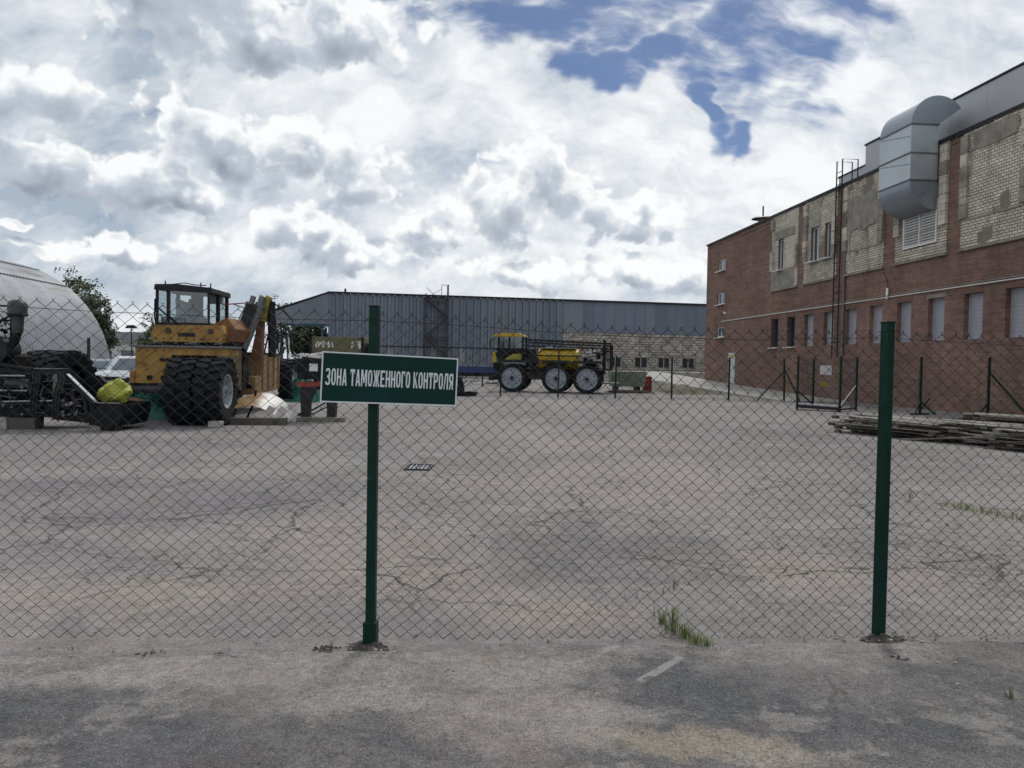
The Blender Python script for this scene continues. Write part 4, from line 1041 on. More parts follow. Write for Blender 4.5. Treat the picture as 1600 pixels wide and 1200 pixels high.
def wheel(parent, c, axis, Rr, w, rim, rimmat, hubmat, face=1, lugs=24, disc=True, bolts=10, lug_h=.045):
    t = tyre(MB(), c, axis, Rr, w, rim, lugs, lug_h).build('tyre', M['rubber'], parent, fix=False)
    d = Vector(axis).normalized(); c = Vector(c); f = d * face
    r = MB().lathe([(w * .44, rim * 1.02), (w * .42, rim * .93), (w * .18, rim * .90), (w * .12, rim * .62), (w * .20, rim * .55), (w * .20, rim * .30), (w * .36, rim * .28), (w * .36, .001)], c, f, 28).lathe([(-w * .42, rim * 1.02), (w * .18, rim * .9)], c, f, 28)
    rr = r.build('rim', rimmat, parent)
    h = MB().cyl(c + f * w * .34, c + f * w * .42, rim * .22, rim * .18, 12)
    u = Vector((0, 0, 1)); x = d.cross(u).normalized(); z = x.cross(d)
    for k in range(bolts):
        a = 2 * math.pi * k / bolts; q = c + (x * math.cos(a) + z * math.sin(a)) * rim * .44
        h.cyl(q + f * w * .19, q + f * w * .24, rim * .045, n=6)
    h.build('hub', hubmat, rr)
    return t

# ------------------------------------------------------------------ yellow crane carrier
def crane():
    root = thing('yellow_crane', (-7.62, 18.87, 0), 'dismantled yellow wheeled crane with glazed cab and twin black tyres', 'crane', rz=R(4), local=True)
    for cx, fc in ((.345, 1), (-.345, -1)):
        wheel(root, (cx, 0, .83), (1, 0, 0), .83, .63, .42, M['pale_grey_paint'], M['dull_steel'], fc, 22, lug_h=.055)
    wheel(root, (-.35, 11.3, .83), (1, 0, 0), .83, .5, .42, M['pale_grey_paint'], M['dull_steel'], 1, 22)
    wheel(root, (-2.5, 11.3, .83), (1, 0, 0), .83, .5, .42, M['pale_grey_paint'], M['dull_steel'], -1, 22)
    ax = MB().cyl((-.6, .15, .86), (-1.75, .15, .86), .12, .10, 14).cyl((-1.70, .15, .86), (-1.80, .15, .86), .17, n=16)
    ax.build('axle', M['axle_grey'], root)
    MB().cyl((-.5, 11.3, .83), (-2.4, 11.3, .83), .16, n=12).build('axle', M['dull_steel'], root)
    ch = MB().prism([(-1.60, 1.0), (-.74, 1.0), (-.74, 1.70), (.62, 1.70), (.62, 1.88), (-1.60, 1.88)], (0, .02, 0), (1, 0, 0), (0, 0, 1), (0, .9, 0)).build('chassis_end', M['yellow_old'], root, bevel=.015)
    MB().b2((-1.72, -.04, 1.882), (.68, .96, 1.93)).build('end_plate', M['dull_steel'], ch, bevel=.006)
    for x in (-1.25, -.92): MB().cyl((x, .024, 1.14), (x, -.05, 1.14), .06, n=10).build('lug', M['black_metal'], ch)
    MB().b2((-1.0, -.03, 1.55), (-.76, .015, 1.62)).build('slot', M['black_metal'], ch)
    MB().b2((-1.72, -.02, 1.0), (-1.605, .5, 1.30)).build('side_step', M['yellow_old'], ch, bevel=.01)
    MB().b2((-1.9, .95, .95), (-.72, 11.8, 1.72)).build('chassis', M['black_metal'], root, bevel=.02)
    MB().prism([(.9, 1.0), (1.7, .75), (3.2, .75), (3.2, 1.86), (.93, 1.86)], (-.05, 0, 0), (0, 1, 0), (0, 0, 1), (.12, 0, 0)).build('side_plate', M['shaded_yellow_side'], root, bevel=.01)
    MB().b2((-.7, 1.0, 1.55), (-.06, 3.3, 1.88)).build('engine_cover', M['black_metal'], root)
    # slewing ring, deck
    MB().cyl((-1.0, 3.0, 1.86), (-1.0, 3.0, 2.08), 1.05, n=32).build('slewing_ring', M['black_metal'], root)
    MB().prism([(-1.86, 2.06), (-.10, 2.06), (.0, 2.30), (-.06, 2.52), (-1.80, 2.50), (-1.88, 2.3)], (0, 1.75, 0), (1, 0, 0), (0, 0, 1), (0, 2.6, 0)).build('deck', M['yellow_old'], root, bevel=.02)
    MB().prism([(-.62, 2.1), (.02, 2.1), (.16, 2.45), (-.05, 2.76), (-.5, 2.53)], (0, 2.2, 0), (1, 0, 0), (0, 0, 1), (0, 1.9, 0)).build('deck_shoulder', M['rust_orange'], root, bevel=.02)
    # cab: frame of posts, glass, seat, console
    x0, x1, y0, y1, z0, z1 = -2.05, -.66, 2.55, 4.15, 2.51, 3.60
    cab = MB()
    for (x, y, t) in ((x0, y0, .07), (x0 + .30, y0 + .02, .09), (x1, y0, .06), (x1 + .02, y1, .09), (x0, y1, .09), (x1 + .01, (y0 + y1) / 2, .10)):
        cab.b2((x - t / 2, y - t / 2, z0), (x + t / 2, y + t / 2, z1))
    cab.b2((x0 + .55, y1 - .04, z0), (x0 + .72, y1 + .04, z1))
    cab.b2((x0 - .04, y0 - .04, z0 - .02), (x1 + .05, y1 + .05, z0 + .10))
    c = cab.build('cab', M['charcoal'], root, bevel=.008)
    rf = MB().prism([(x0 - .06, z1 - .10), (x1 + .10, z1 - .16), (x1 + .10, z1 - .02), (x0 + .5, z1 + .07), (x0 - .04, z1 + .05)], (0, y0 - .08, 0), (1, 0, 0), (0, 0, 1), (0, y1 - y0 + .18, 0)).build('cab_roof', M['charcoal'], c, bevel=.015)
    rr = MB()
    for (x, h_) in ((x0 + .18, .16), (x1 - .25, .13), (x1 + .02, .12)): rr.cyl((x, y0 + .1, z1 - .02), (x, y0 + .1, z1 + h_), .018, n=6)
    rr.tube([(x0 + .3, y0 + .05, z1 + .05), (x0 + .7, y0 + .05, z1 + .11), (x0 + 1.0, y0 + .05, z1 + .06), (x0 + 1.3, y0 + .05, z1 + .05)], .014, 5)
    rr.build('roof_fitting', M['black_metal'], c)
    gl = MB().b2((x0 + .05, y0 - .012, z0 + .10), (x1 - .03, y0 - .006, z1 - .12)); gl.build('windscreen', M['cab_glass'], c)
    MB().b2((x1 + .012, y0 + .05, z0 + .10), (x1 + .018, y1 - .05, z1 - .14)).build('side_glass', M['cab_glass'], c)
    MB().b2((x0 - .018, y0 + .05, z0 + .10), (x0 - .012, y1 - .05, z1 - .12)).build('side_glass', M['cab_glass'], c)
    st = MB().box((-1.28, 3.3, 2.95), (.52, .16, .75), (R(-8), 0, 0), taper=(.72, .8)).box((-1.28, 3.05, 2.68), (.55, .55, .16)).box((-1.28, 3.42, 3.42), (.30, .12, .20), (R(-8), 0, 0))
    st.build('seat', M['seat_blue'], c, bevel=.04)
    MB().grid(8, 6, lambda u, v: (-1.75 + .5 * u, 3.1 + .10 * mnoise.noise(Vector((u * 4, v * 4, 0))) + .15 * u, 2.62 + .72 * v * (1 - .3 * u) + .05 * mnoise.noise(Vector((u * 5, v * 5, 4))))).build('seat_cover', M['white_sheet'], c, solid=.01)
    MB().b2((-1.05, 3.7, 3.22), (-.80 + .2, 3.73, 3.46)).build('notice', M['white_frame'], c)
    dsh = MB().b2((x0 + .10, y0 + .03, z0 + .10), (x1 - .08, y0 + .12, z0 + .26)); dsh.cyl((-1.3, y0 + .2, z0 + .1), (-1.3, y0 + .42, z0 + .5), .05, n=8); dsh.build('console', M['seat_blue'], c, bevel=.01)
    w_ = MB().tube([(x0 - .03, y0 - .07, 3.25), (x0 - .04, y0 - .08, 2.75), (x0 - .01, y0 - .06, 2.56)], .02, 5).bar((x0 + .05, y0 - .06, 3.0), (x0 + .72, y0 - .07, 2.42), .045, .03).b2((x0 + .62, y0 - .10, 2.36), (x0 + .92, y0 - .04, 2.46))
    w_.build('wiper', M['black_metal'], c)
    MB().tube([(x1 - .25, y0 - .05, 2.48), (x1 + .1, y0 - .05, 2.47), (x1 + .28, y0 + .1, 2.56), (x1 + .3, y0 + .3, 2.8)], .022, 6).build('hose', M['pale_grey_paint'], c)
    # derricking rams and folded boom pieces behind the cab
    for (dx, y) in ((0, 4.0), (.24, 4.15)):
        r_ = MB().cyl((-.40 + dx, y - .4, 1.62), (.10 + dx, y, 3.22), .13, n=12).cyl((.10 + dx, y, 3.22), (.17 + dx, y + .03, 3.50), .08, n=10).cyl((.08 + dx, y, 3.17), (.12 + dx, y + .02, 3.28), .17, n=12)
        r_.build('hydraulic_ram', M['dull_steel'], root)
    hs = MB()
    for k in range(7):
        o = k * .055; hs.tube([(-.46 + o, 3.42, 1.70), (-.30 + o, 3.52, 2.3), (-.10 + o, 3.66, 2.9), (.04 + o * .8, 3.8, 3.25)], .018, 5)
    hs.build('hydraulic_hose', M['charcoal'], root)
    MB().box((-.40, 3.4, 1.66), (.34, .2, .30), (0, R(18), 0)).build('ram_foot', M['pale_grey_paint'], root, bevel=.02)
    MB().prism([(-.10, 1.7), (.22, 1.7), (.26, 2.85), (.10, 2.85), (.04, 2.4)], (.12, 4.3, 0), (1, 0, 0), (0, 0, 1), (0, .3, 0)).build('boom_foot', M['rust_brown'], root, bevel=.01)
    MB().prism([(.06, 2.80), (.28, 2.75), (.34, 3.15), (.42, 3.5), (.32, 3.56), (.22, 3.42), (.12, 3.58), (.06, 3.4)], (.18, 4.25, 0), (1, 0, 0), (0, 0, 1), (0, .35, 0)).build('boom_head', M['yellow_green'], root, bevel=.01)
    MB().cyl((.62, 4.5, 1.7), (.58, 4.5, 3.38), .12, n=12).build('hydraulic_ram', M['charcoal'], root)
    MB().tube([(.5, 4.4, 3.45), (.8, 4.4, 3.25), (1.05, 4.5, 3.0), (1.2, 4.7, 2.8)], .02, 5).build('cable', M['charcoal'], root)
    MB().bar((-.70, 3.9, 3.22), (.05, 4.0, 3.30), .03).bar((-.4, 3.95, 3.25), (.05, 4.0, 3.10), .03).build('red_rail', M['red_paint'], root)
    for x in [-1.78 + .2 * k for k in range(9)]: MB().cyl((x, 1.755, 2.14), (x, 1.73, 2.14), .022, n=6).build('bolt', M['dull_dark_b'], root)
    for x in [-1.52 + .2 * k for k in range(4)]: MB().cyl((x, .025, 1.80), (x, .0, 1.80), .02, n=6).build('bolt', M['dull_dark_b'], root)
    MB().tube([(-1.85, 1.7, 2.5), (-1.85, 1.68, 2.75), (-1.6, 1.68, 2.75), (-1.6, 1.7, 2.5)], .016, 5).build('handrail', M['charcoal'], root)
    for x in (-1.45, -.35): MB().cyl((x, 1.76, 2.36), (x, 1.70, 2.36), .07, n=14).build('work_light', M['dull_dark_b'], root)
    MB().b2((-1.2, 1.744, 2.2), (-.75, 1.752, 2.30)).build('vent_grille', M['charcoal'], root)
    hh = MB(); r4 = random.Random(9)
    for k in range(14):
        x = r4.uniform(-1.6, .3); hh.tube([(x, .9 + r4.uniform(0, .6), 2.04), (x + r4.uniform(-.1, .1), .86, 1.98), (x + r4.uniform(-.3, .3), .95, 1.93)], r4.uniform(.012, .03), 5)
    tag(hh.build('hose_cluster', M['charcoal'], root), kind='stuff')
    # engine clutter in the gap
    e = MB(); r2 = random.Random(3)
    for k in range(16):
        e.box((r2.uniform(-.7, .05), r2.uniform(3.5, 4.3), r2.uniform(.7, 1.9)), (r2.uniform(.08, .4), r2.uniform(.1, .4), r2.uniform(.08, .35)))
    e.b2((-.68, 3.6, .8), (0, 4.2, 1.8)); e.build('engine', M['black_metal'], root, bevel=.01)
    # rusty side box with vertical ribs
    bx = MB().prism([(4.2, .55), (7.2, .62), (7.4, 1.82), (4.9, 1.78), (4.9, 1.12), (4.2, 1.10)], (-.85, 0, 0), (0, 1, 0), (0, 0, 1), (1.05, 0, 0)).build('side_box', M['tan_yellow'], root, bevel=.015)
    for y in (5.0, 5.7, 6.4, 7.05): MB().b2((.203, y, .68), (.235, y + .10, 1.74)).build('rib', M['tan_yellow'], bx, bevel=.005)
    MB().b2((-.85, 4.86, 1.785), (.22, 7.4, 1.84)).build('lid', M['black_metal'], bx)
    t = MB()
    for k in range(8):
        x, y = .1 + .1 * (k % 3), 5.6 + .25 * k; t.tube([(x, y, 1.8), (x + .1, y + .1, 2.4 + .1 * (k % 4)), (x + .35, y, 2.9 - .08 * k), (x + .4, y + .2, 1.85)], .028, 5)
    t.build('loose_hose', M['charcoal'], root)
M['dull_dark_b'] = mat('dull_dark_b', (.07, .06, .05), .6, .2, .3, 5)
M['axle_grey'] = mat('axle_grey', (.075, .075, .08), .6, .2, .3, 5)
M['shaded_yellow_side'] = mat('shaded_yellow_side', (.12, .085, .03), .6, 0, .3, 3, dirt=(.06, .045, .03), dirt_amt=.4)  # crane yellow in shadow behind the wheel, shade put into the base colour
M['seat_blue'] = mat('seat_blue', (.045, .06, .085), .7, 0, .3, 6)
M['white_sheet'] = mat('white_sheet', (.42, .45, .48), .5, 0, .3, 8)
M['rust_brown'] = mat('rust_brown', (.17, .075, .04), .8, 0, .3, 4, dirt=(.10, .06, .04), dirt_amt=.5)
crane()

# ------------------------------------------------------------------ black machine frame at the left
def black_machine():
    root = thing('stripped_machine', (-10.6, 17.0, 0), 'stripped black machine frame with pipes and a wedge nose at the far left', 'machinery')
    B = M['black_metal']; r = random.Random(11)
    MB().prism([(-9.75, 1.21), (-9.66, 1.21), (-9.05, .61), (-9.05, .47), (-9.80, 1.14)], (0, 16.75, 0), (1, 0, 0), (0, 0, 1), (0, .10, 0)).build('nose_flange', B, root, bevel=.008)
    MB().prism([(-9.22, .60), (-8.52, .60), (-8.50, .42), (-8.58, .16), (-8.72, .12), (-8.74, .02), (-8.84, .02), (-8.86, .10), (-9.22, .14)], (0, 16.75, 0), (1, 0, 0), (0, 0, 1), (0, .10, 0)).build('nose_box', B, root, bevel=.01)
    MB().prism([(-10.05, .44), (-9.2, .36), (-9.2, .17), (-10.05, .24)], (0, 16.77, 0), (1, 0, 0), (0, 0, 1), (0, .09, 0)).build('nose_rail', B, root, bevel=.008)
    for x in (-9.92, -9.55, -9.3): MB().bar((x, 16.8, .35), (x - .12, 16.82, .95), .05).build('nose_strut', M['charcoal'], root)
    MB().prism([(-10.05, 1.12), (-9.68, 1.20), (-9.07, .60), (-8.52, .60), (-8.50, .42), (-8.58, .14), (-8.9, .05), (-9.3, .20), (-10.05, .22)], (0, 17.95, 0), (1, 0, 0), (0, 0, 1), (0, .12, 0)).build('nose_side', B, root, bevel=.01)
    MB().b2((-9.3, 16.87, .12), (-8.56, 17.95, .40)).build('nose_floor', B, root)
    MB().b2((-8.60, 16.87, .30), (-8.53, 17.95, .58)).build('nose_front', B, root)
    MB().bar((-9.70, 16.76, 1.235), (-9.07, 16.76, .635), .10, .02).bar((-9.07, 16.76, .625), (-8.55, 16.76, .622), .06, .015).build('worn_edge', M['steel'], root)
    for y in (16.95, 17.85): MB().b2((-14.6, y - .1, .28), (-9.6, y + .1, .62)).build('frame_beam', B, root, bevel=.01)
    for x in (-13.6, -12.2, -10.9, -10.0): MB().b2((x - .09, 16.95, .35), (x + .09, 17.85, .58)).build('cross_member', B, root)
    MB().b2((-14.5, 16.9, 1.22), (-10.35, 18.0, 1.34)).build('deck_plate', M['charcoal'], root, bevel=.01)
    d = MB()
    for k in range(9): d.box((-14 + k * .42, 16.9 + r.uniform(-.1, .1), 1.10 + r.uniform(-.05, .10)), (r.uniform(.3, .7), .08, r.uniform(.03, .09)))
    d.build('deck_bracket', M['charcoal'], root, bevel=.005)
    for z, x0, x1, tilt in ((.86, -14.2, -10.55, .02), (.66, -14.2, -9.75, .16), (1.18, -12.9, -10.6, .0)):
        MB().cyl((x0, 16.72, z - tilt), (x1, 16.72, z), .022, n=7).build('pipe', M['steel'], root)
    for x, ln in ((-10.42, 0), (-9.88, .05)):
        for o in (0, .07, .13):
            MB().tube([(x + o, 16.7, 1.28), (x + o + .04, 16.66, 1.1), (x + o - .02 - ln, 16.66, .8), (x + o - .06 - ln, 16.7, .40)], .026, 6).build('hose', M['charcoal'], root)
    MB().b2((-10.0, 16.72, .82), (-9.82, 16.80, 1.22)).build('plate', M['dull_steel'], root, bevel=.005)
    MB().b2((-11.1, 16.75, .92), (-10.55, 17.2, 1.12)).build('tank', M['dull_dark'], root, bevel=.03)
    MB().b2((-11.55, 16.85, .6), (-11.2, 17.3, 1.2)).build('gearbox', M['charcoal'], root, bevel=.03)
    MB().cyl((-11.95, 16.7, .95), (-11.95, 17.2, .95), .2, n=16).build('pulley', M['dull_steel'], root)
    MB().b2((-14.5, 17.45, .3), (-10.02, 17.55, 1.24)).build('back_plate', B, root)
    e = MB()
    for k in range(70):
        e.box((r.uniform(-14, -10.0), r.uniform(16.85, 17.3), r.uniform(.3, 1.2)), (r.uniform(.08, .5), r.uniform(.1, .4), r.uniform(.04, .25)), (0, R(r.uniform(-12, 12)), 0))
    tag(e.build('engine', B, root, bevel=.008), kind='stuff')
    # upright with air cleaner, hub and pipework
    MB().b2((-12.6, 17.0, 1.34), (-11.0, 17.6, 1.62)).build('engine_base', B, root, bevel=.02)
    c = MB().lathe([(0, .11), (.36, .13), (.40, .19), (.62, .20), (.70, .16), (.73, .10), (.74, .001)], (-10.95, 17.0, 2.12), (0, 0, 1), 20).build('air_cleaner', M['clean_green'], root)
    MB().lathe([(0, .20), (.03, .21), (.05, .20)], (-10.95, 17.0, 2.50), (0, 0, 1), 20).build('clamp_band', M['charcoal'], c)
    MB().tube([(-10.95, 17, 2.15), (-11.0, 17, 1.95), (-11.2, 17, 1.75)], .09, 10).build('intake_pipe', B, root)
    MB().cyl((-11.35, 16.8, 1.75), (-11.35, 17.3, 1.75), .30, n=20).build('flywheel', M['charcoal'], root)
    MB().cyl((-11.35, 16.76, 1.75), (-11.35, 16.8, 1.75), .08, n=12).build('hub', M['steel'], root)
    t = MB()
    for k in range(18):
        x = r.uniform(-12.8, -11.1); z = r.uniform(1.9, 2.7)
        t.tube([(x, 16.9 + r.uniform(0, .5), z), (x + r.uniform(-.3, .3), 16.9, z + r.uniform(-.2, .2)), (x + r.uniform(-.5, .5), 17.1, z + r.uniform(-.35, .1))], r.uniform(.012, .035), 5)
    for x in (-12.7, -12.1, -11.5, -11.15): t.bar((x, 17.1, 1.6), (x, 17.1, 2.72), .045)
    for z in (2.0, 2.4, 2.72): t.bar((-12.8, 17.1, z), (-11.1, 17.1, z), .04)
    t.build('pipework', B, root)
    MB().tube([(-11.5, 16.75, 1.60), (-11.2, 16.72, 1.42), (-10.8, 16.72, 1.36), (-10.45, 16.72, 1.32)], .05, 8).build('mudguard', B, root)
def machine_clutter():
    root = bpy.data.objects['stripped_machine']; r = random.Random(77)
    for m, n, rad in (('charcoal', 46, (.012, .03)), ('dull_dark', 26, (.008, .02)), ('dull_steel', 12, (.006, .012))):
        mb = MB()
        for k in range(n):
            x = r.uniform(-13.2, -9.35); z = r.uniform(.35, 1.25 if x < -9.9 else .8); y = r.uniform(16.62, 16.9)
            dx, dz = (r.uniform(-.7, .7), r.uniform(-.08, .08)) if r.random() < .55 else (r.uniform(-.12, .12), r.uniform(-.4, .4))
            z2 = max(.2, z + dz); mb.tube([(x, y, z), (x + dx * .3 + r.uniform(-.05, .05), y - .03, z + dz * .3 + r.uniform(-.05, .05)), (x + dx * .7, y - .02, z + dz * .7), (x + dx, y + .05, z2)], r.uniform(*rad), 5)
        tag(mb.build('pipe_cluster', M[m], root), kind='stuff')
    mb = MB()
    for k in range(46):
        x = r.uniform(-13, -9.4); z = r.uniform(.3, 1.2 if x < -9.9 else .7); p = Vector((x, 16.72 + r.uniform(0, .1), z)); mb.cyl(p, p + Vector((0, -.04, 0)), r.uniform(.012, .045), n=7)
    tag(mb.build('fitting', M['dull_steel'], root), kind='stuff')
M['dull_dark'] = mat('dull_dark', (.07, .075, .085), .5, .2, .3, 5)
M['clean_green'] = mat('clean_green', (.028, .04, .036), .45, 0, .2, 4)
black_machine(); machine_clutter()
def block(loc, size, label, m, cat, rz=0, name='support_block'):
    o = MB().box((0, 0, size[2] / 2), size).build(name, M[m], bevel=.012, origin=(0, 0, 0)); o.location = loc; o.rotation_euler.z = rz
    return tag(o, label, cat)
block((-9.17, 17.02, 0), (.24, .3, .24), 'pale grey concrete block under the wedge nose of the black machine', 'concrete', 'block')
block((-8.83, 17.05, 0), (.2, .3, .15), 'dark block beside the pale concrete block under the black machine nose', 'wood_dark', 'block', R(10))
block((-10.75, 17.0, 0), (.55, .4, .26), 'brown timber block under the left part of the black machine frame', 'wood_dark', 'block', R(5))
block((-11.2, 16.95, 0), (.3, .3, .27), 'grey block left of the brown timber block under the black frame', 'concrete', 'block', R(-6))
def loose_tyres():
    for (c, ax, rr, w, lab) in (((-13.15, 21.6, .92), (.97, -.25, .03), .86, .62, 'big black tyre farther left of the pair behind the black machine'),
                                ((-12.42, 21.35, .92), (.97, -.25, .03), .86, .62, 'big black tyre standing at the right of the pair behind the black machine')):
        root = thing('tractor_tyre', (c[0], c[1], 0), lab, 'tyre', 'big tyres behind the black machine')
        tyre(MB(), c, ax, rr, w, .45, 20, .06).build('tread_and_wall', M['rubber'], root, fix=False)
        d = Vector(ax).normalized()
        MB().lathe([(-w * .4, .46), (0, .40), (w * .25, .40), (w * .3, .2), (w * .3, .001)], c, d, 20).build('rim', M['charcoal'], root)
        MB().box((c[0], c[1], .04), (.6, .5, .09)).build('rest', M['wood_dark'], root)
    root = thing('small_wheel', (-10.15, 20.4, 0), 'small dark wheel leaning behind the yellow bag', 'wheel')
    ax = (.45, -.87, .2); c = (-10.15, 20.4, .58)
    tyre(MB(), c, ax, .50, .26, .28, 24, .02, chevron=False, n=28).build('tyre', M['rubber'], root, fix=False)
    MB().lathe([(-.1, .29), (0, .26), (.05, .24), (.06, .10), (.11, .09), (.11, .001)], c, ax, 20).build('rim', M['charcoal'], root)
    MB().box((-10.15, 20.4, .05), (.4, .4, .12)).build('rest', M['wood_dark'], root)
loose_tyres()
def bag():
    mb = MB(); c = Vector((-8.92, 17.25, .82))
    def f(u, v):
        a, b = u * 2 * math.pi, v * math.pi; d = Vector((math.sin(b) * math.cos(a), math.sin(b) * math.sin(a), math.cos(b)))
        k = 1 + .30 * mnoise.noise(d * 1.5 + Vector((.3, 1.7, 2.2))) - .16 * abs(mnoise.noise(d * 3.2)) + .10 * abs(mnoise.noise(d * 7 + Vector((2, 2, 2)))) + .05 * mnoise.noise(d * 15)
        e_ = d.dot(Vector((.45, -.2, .87)).normalized()); k += .45 * max(0, e_ - .9) * 6
        return c + Vector((d.x * .34, d.y * .30, max(d.z, -.70) * .27)) * k
    mb.grid(44, 26, f, smooth=False); o = mb.build('plastic_bag', M['lime_yellow'], origin=(-8.92, 17.25, .6)); tag(o, 'crumpled yellow-green plastic bag lying on the nose of the black machine', 'bag')
    mb = MB(); c = Vector((-8.42, 17.9, 0))
    MB().box((-8.98, 18.3, .46), (.30, .3, .34), (R(8), R(12), R(20))).build('cardboard_box', M['cardboard'], origin=(-8.98, 18.3, .2)); tag(bpy.data.objects['cardboard_box'], 'small brown box just right of the yellow bag', 'box')
M['cardboard'] = mat('cardboard', (.19, .085, .055), .8, 0, .25, 5)
bag()
def net_pile(name, c, sx, sy, h, label, seed):
    r = random.Random(seed); c = Vector(c); mb = MB()
    def f(u, v):
        x, y = (u - .5) * 2, (v - .5) * 2; q = max(0, 1 - x * x) ** .6 * max(0, 1 - y * y) ** .6
        n = mnoise.noise(Vector((x * 2.5, y * 2.5, seed))) * .35 + mnoise.noise(Vector((x * 7, y * 7, seed))) * .22
        return c + Vector((x * sx, y * sy, h * q * (1 + n)))
    mb.grid(40, 26, f); o = mb.build(name, M['net'], origin=c)
    st = MB()
    for k in range(130):
        a, b = r.uniform(-.8, .8), r.uniform(-.9, .3); pts = []
        for q in range(5):
            x, y = a + (q - 2) * .14 + r.uniform(-.1, .1), b + r.uniform(-.15, .15)
            x = max(-.98, min(.98, x)); y = max(-.98, min(.98, y))
            z = h * (max(0, 1 - x * x) ** .6) * (max(0, 1 - y * y) ** .6) * 1.12 + r.uniform(.0, .09)
            pts.append(c + Vector((x * sx, y * sy, z)))
        st.tube(pts, .012, 4, False)
    st.build('strand', M['net'], o, origin=c); return tag(o, label, 'netting')
net_pile('green_netting', (-9.85, 20.9, 0), .85, .8, .78, 'heap of green netting between the yellow bag and the twin tyres', 2)
net_pile('green_netting', (-8.3, 30.3, 0), .9, .6, .75, 'green netting heap beyond the crane beside the black cabinet', 5)
# ------------------------------------------------------------------ bent sheet, timbers, black cabinet
def two_tone():
    m, N, P = principled('sheet_two'); co = N.coord('Object'); x = N.sep(co)[0]
    k = N.step(N.m('ADD', x, N.m('MULTIPLY', N.noise(co, 3, 5, .6), .5)), .10, .28)
    N.put(P.inputs['Base Color'], N.mix(k, N.mix(N.noise(co, 5, 5, .6), (.16, .085, .035, 1), (.42, .27, .14, 1)), N.mix(N.noise(co, 4, 5, .6), (.58, .57, .54, 1), (.74, .73, .71, 1))))
    P.inputs['Roughness'].default_value = .5; return m
M['sheet_two'] = two_tone()
def bent_sheet():
    mb = MB(); nu, nv = 26, 10
    keep = lambda i, j: not ((17 <= i <= 19 and j >= 7) or (21 <= i <= 23 and j >= 4) or (23 <= i and j <= 2))
    def P(i, j):
        u, v = i / nu, j / nv; x = -7.15 + 1.40 * u; y = 20.15 - .85 * v + .25 * u
        z = .60 + .20 * math.sin(u * 2.4) * (1 - v * .3) - .85 * max(0, u - .40) ** 1.3 - .26 * v ** 1.4
        return (x, y, z)
    vs = [P(i, j) for j in range(nv + 1) for i in range(nu + 1)]; w_ = nu + 1
    mb.add(vs, [(j * w_ + i, j * w_ + i + 1, (j + 1) * w_ + i + 1, (j + 1) * w_ + i) for j in range(nv) for i in range(nu) if keep(i, j)], False)
    o = mb.build('bent_sheet', M['sheet_two'], origin=(-6.4, 19.8, 0), solid=.012); tag(o, 'curled white and brown metal sheet lying beside the twin tyres', 'metal sheet')
    st = MB().tube([(-6.9, 19.9, .02), (-6.7, 19.95, .5), (-6.65, 19.95, .82)], .03, 6).build('prop', M['black_metal'], o, origin=(-6.4, 19.8, 0))
    mb = MB().tube([(-5.7, 20.5, .18), (-5.5, 20.8, .22), (-5.2, 21.4, .45), (-5.05, 21.8, .55)], .025, 6).tube([(-5.75, 20.6, .14), (-5.4, 20.9, .17), (-5.1, 21.4, .36), (-4.98, 21.8, .42)], .02, 6)
    tag(mb.build('black_hose', M['rubber'], origin=(-5.7, 20.5, 0)), 'pair of black hoses between the curled sheet and black cabinet', 'hose')
bent_sheet()
block((-6.35, 19.15, 0), (1.45, .24, .17), 'long timber beam on the ground in front of the curled sheet', 'wood_dark', 'timber', R(6), 'timber_beam')
block((-5.05, 20.35, 0), (1.25, .28, .12), 'timber beam on the ground under the black cabinet', 'wood_grey', 'timber', R(5), 'timber_beam')
block((-7.05, 18.3, 0), (.3, .3, .14), 'small grey block beside the foot of the outer twin tyre', 'concrete', 'block', R(8))
def cabinet():
    root = thing('machine_cabinet', (-5.2, 20.6, 0), 'black machine cabinet with a white label on two stumpy legs', 'machinery')
    MB().b2((-5.66, 20.3, 1.12), (-4.75, 21.1, 1.68)).build('cabinet', M['black_metal'], root, bevel=.02)
    MB().box((-5.35, 20.6, 1.74), (.6, .5, .08), (0, R(6), 0)).box((-5.2, 20.55, 1.80), (.3, .3, .06), (0, R(-9), 0)).build('top_sheet', M['white_paint'], root, bevel=.01)
    MB().b2((-5.36, 20.288, 1.34), (-5.14, 20.297, 1.54)).build('label', M['white_frame'], root)
    MB().b2((-5.78, 20.35, 1.30), (-5.67, 20.9, 1.66)).build('side_box', M['charcoal'], root, bevel=.015)
    MB().box((-5.1, 20.55, 1.0), (1.25, .35, .14), (0, R(-2), 0)).build('bumper_beam', M['red_band'], root, bevel=.01)
    for x, sc in ((-5.48, 1.0), (-4.80, .8)):
        s_ = 1 if x < -5.2 else -1; pr = [(-.11, 0), (.11, 0), (.11, .22)]
        pr += [(.11 + .42 * (1 - math.cos(R(a))), .30 + .52 * math.sin(R(a))) for a in range(10, 91, 16)] + [(.53, .86), (-.14, .86), (-.13, .4)]
        MB().prism([(q[0] * s_, q[1]) for q in pr], (x, 20.38, .12), (1, 0, 0), (0, 0, 1), (0, .22, 0)).build('leg', M['leg_speck'], root, bevel=.015)
    MB().b2((-5.6, 20.4, .85), (-4.8, 20.9, .98)).build('under_frame', M['black_metal'], root)
    MB().b2((-5.75, 20.95, .25), (-5.7, 21.0, 1.2)).build('strut', M['pale_grey_paint'], root)
M['leg_speck'] = mat('leg_speck', (.012, .012, .013), .7, 0, .3, 8, dirt=(.14, .135, .13), dirt_amt=.25, dirt_scale=16)
cabinet()

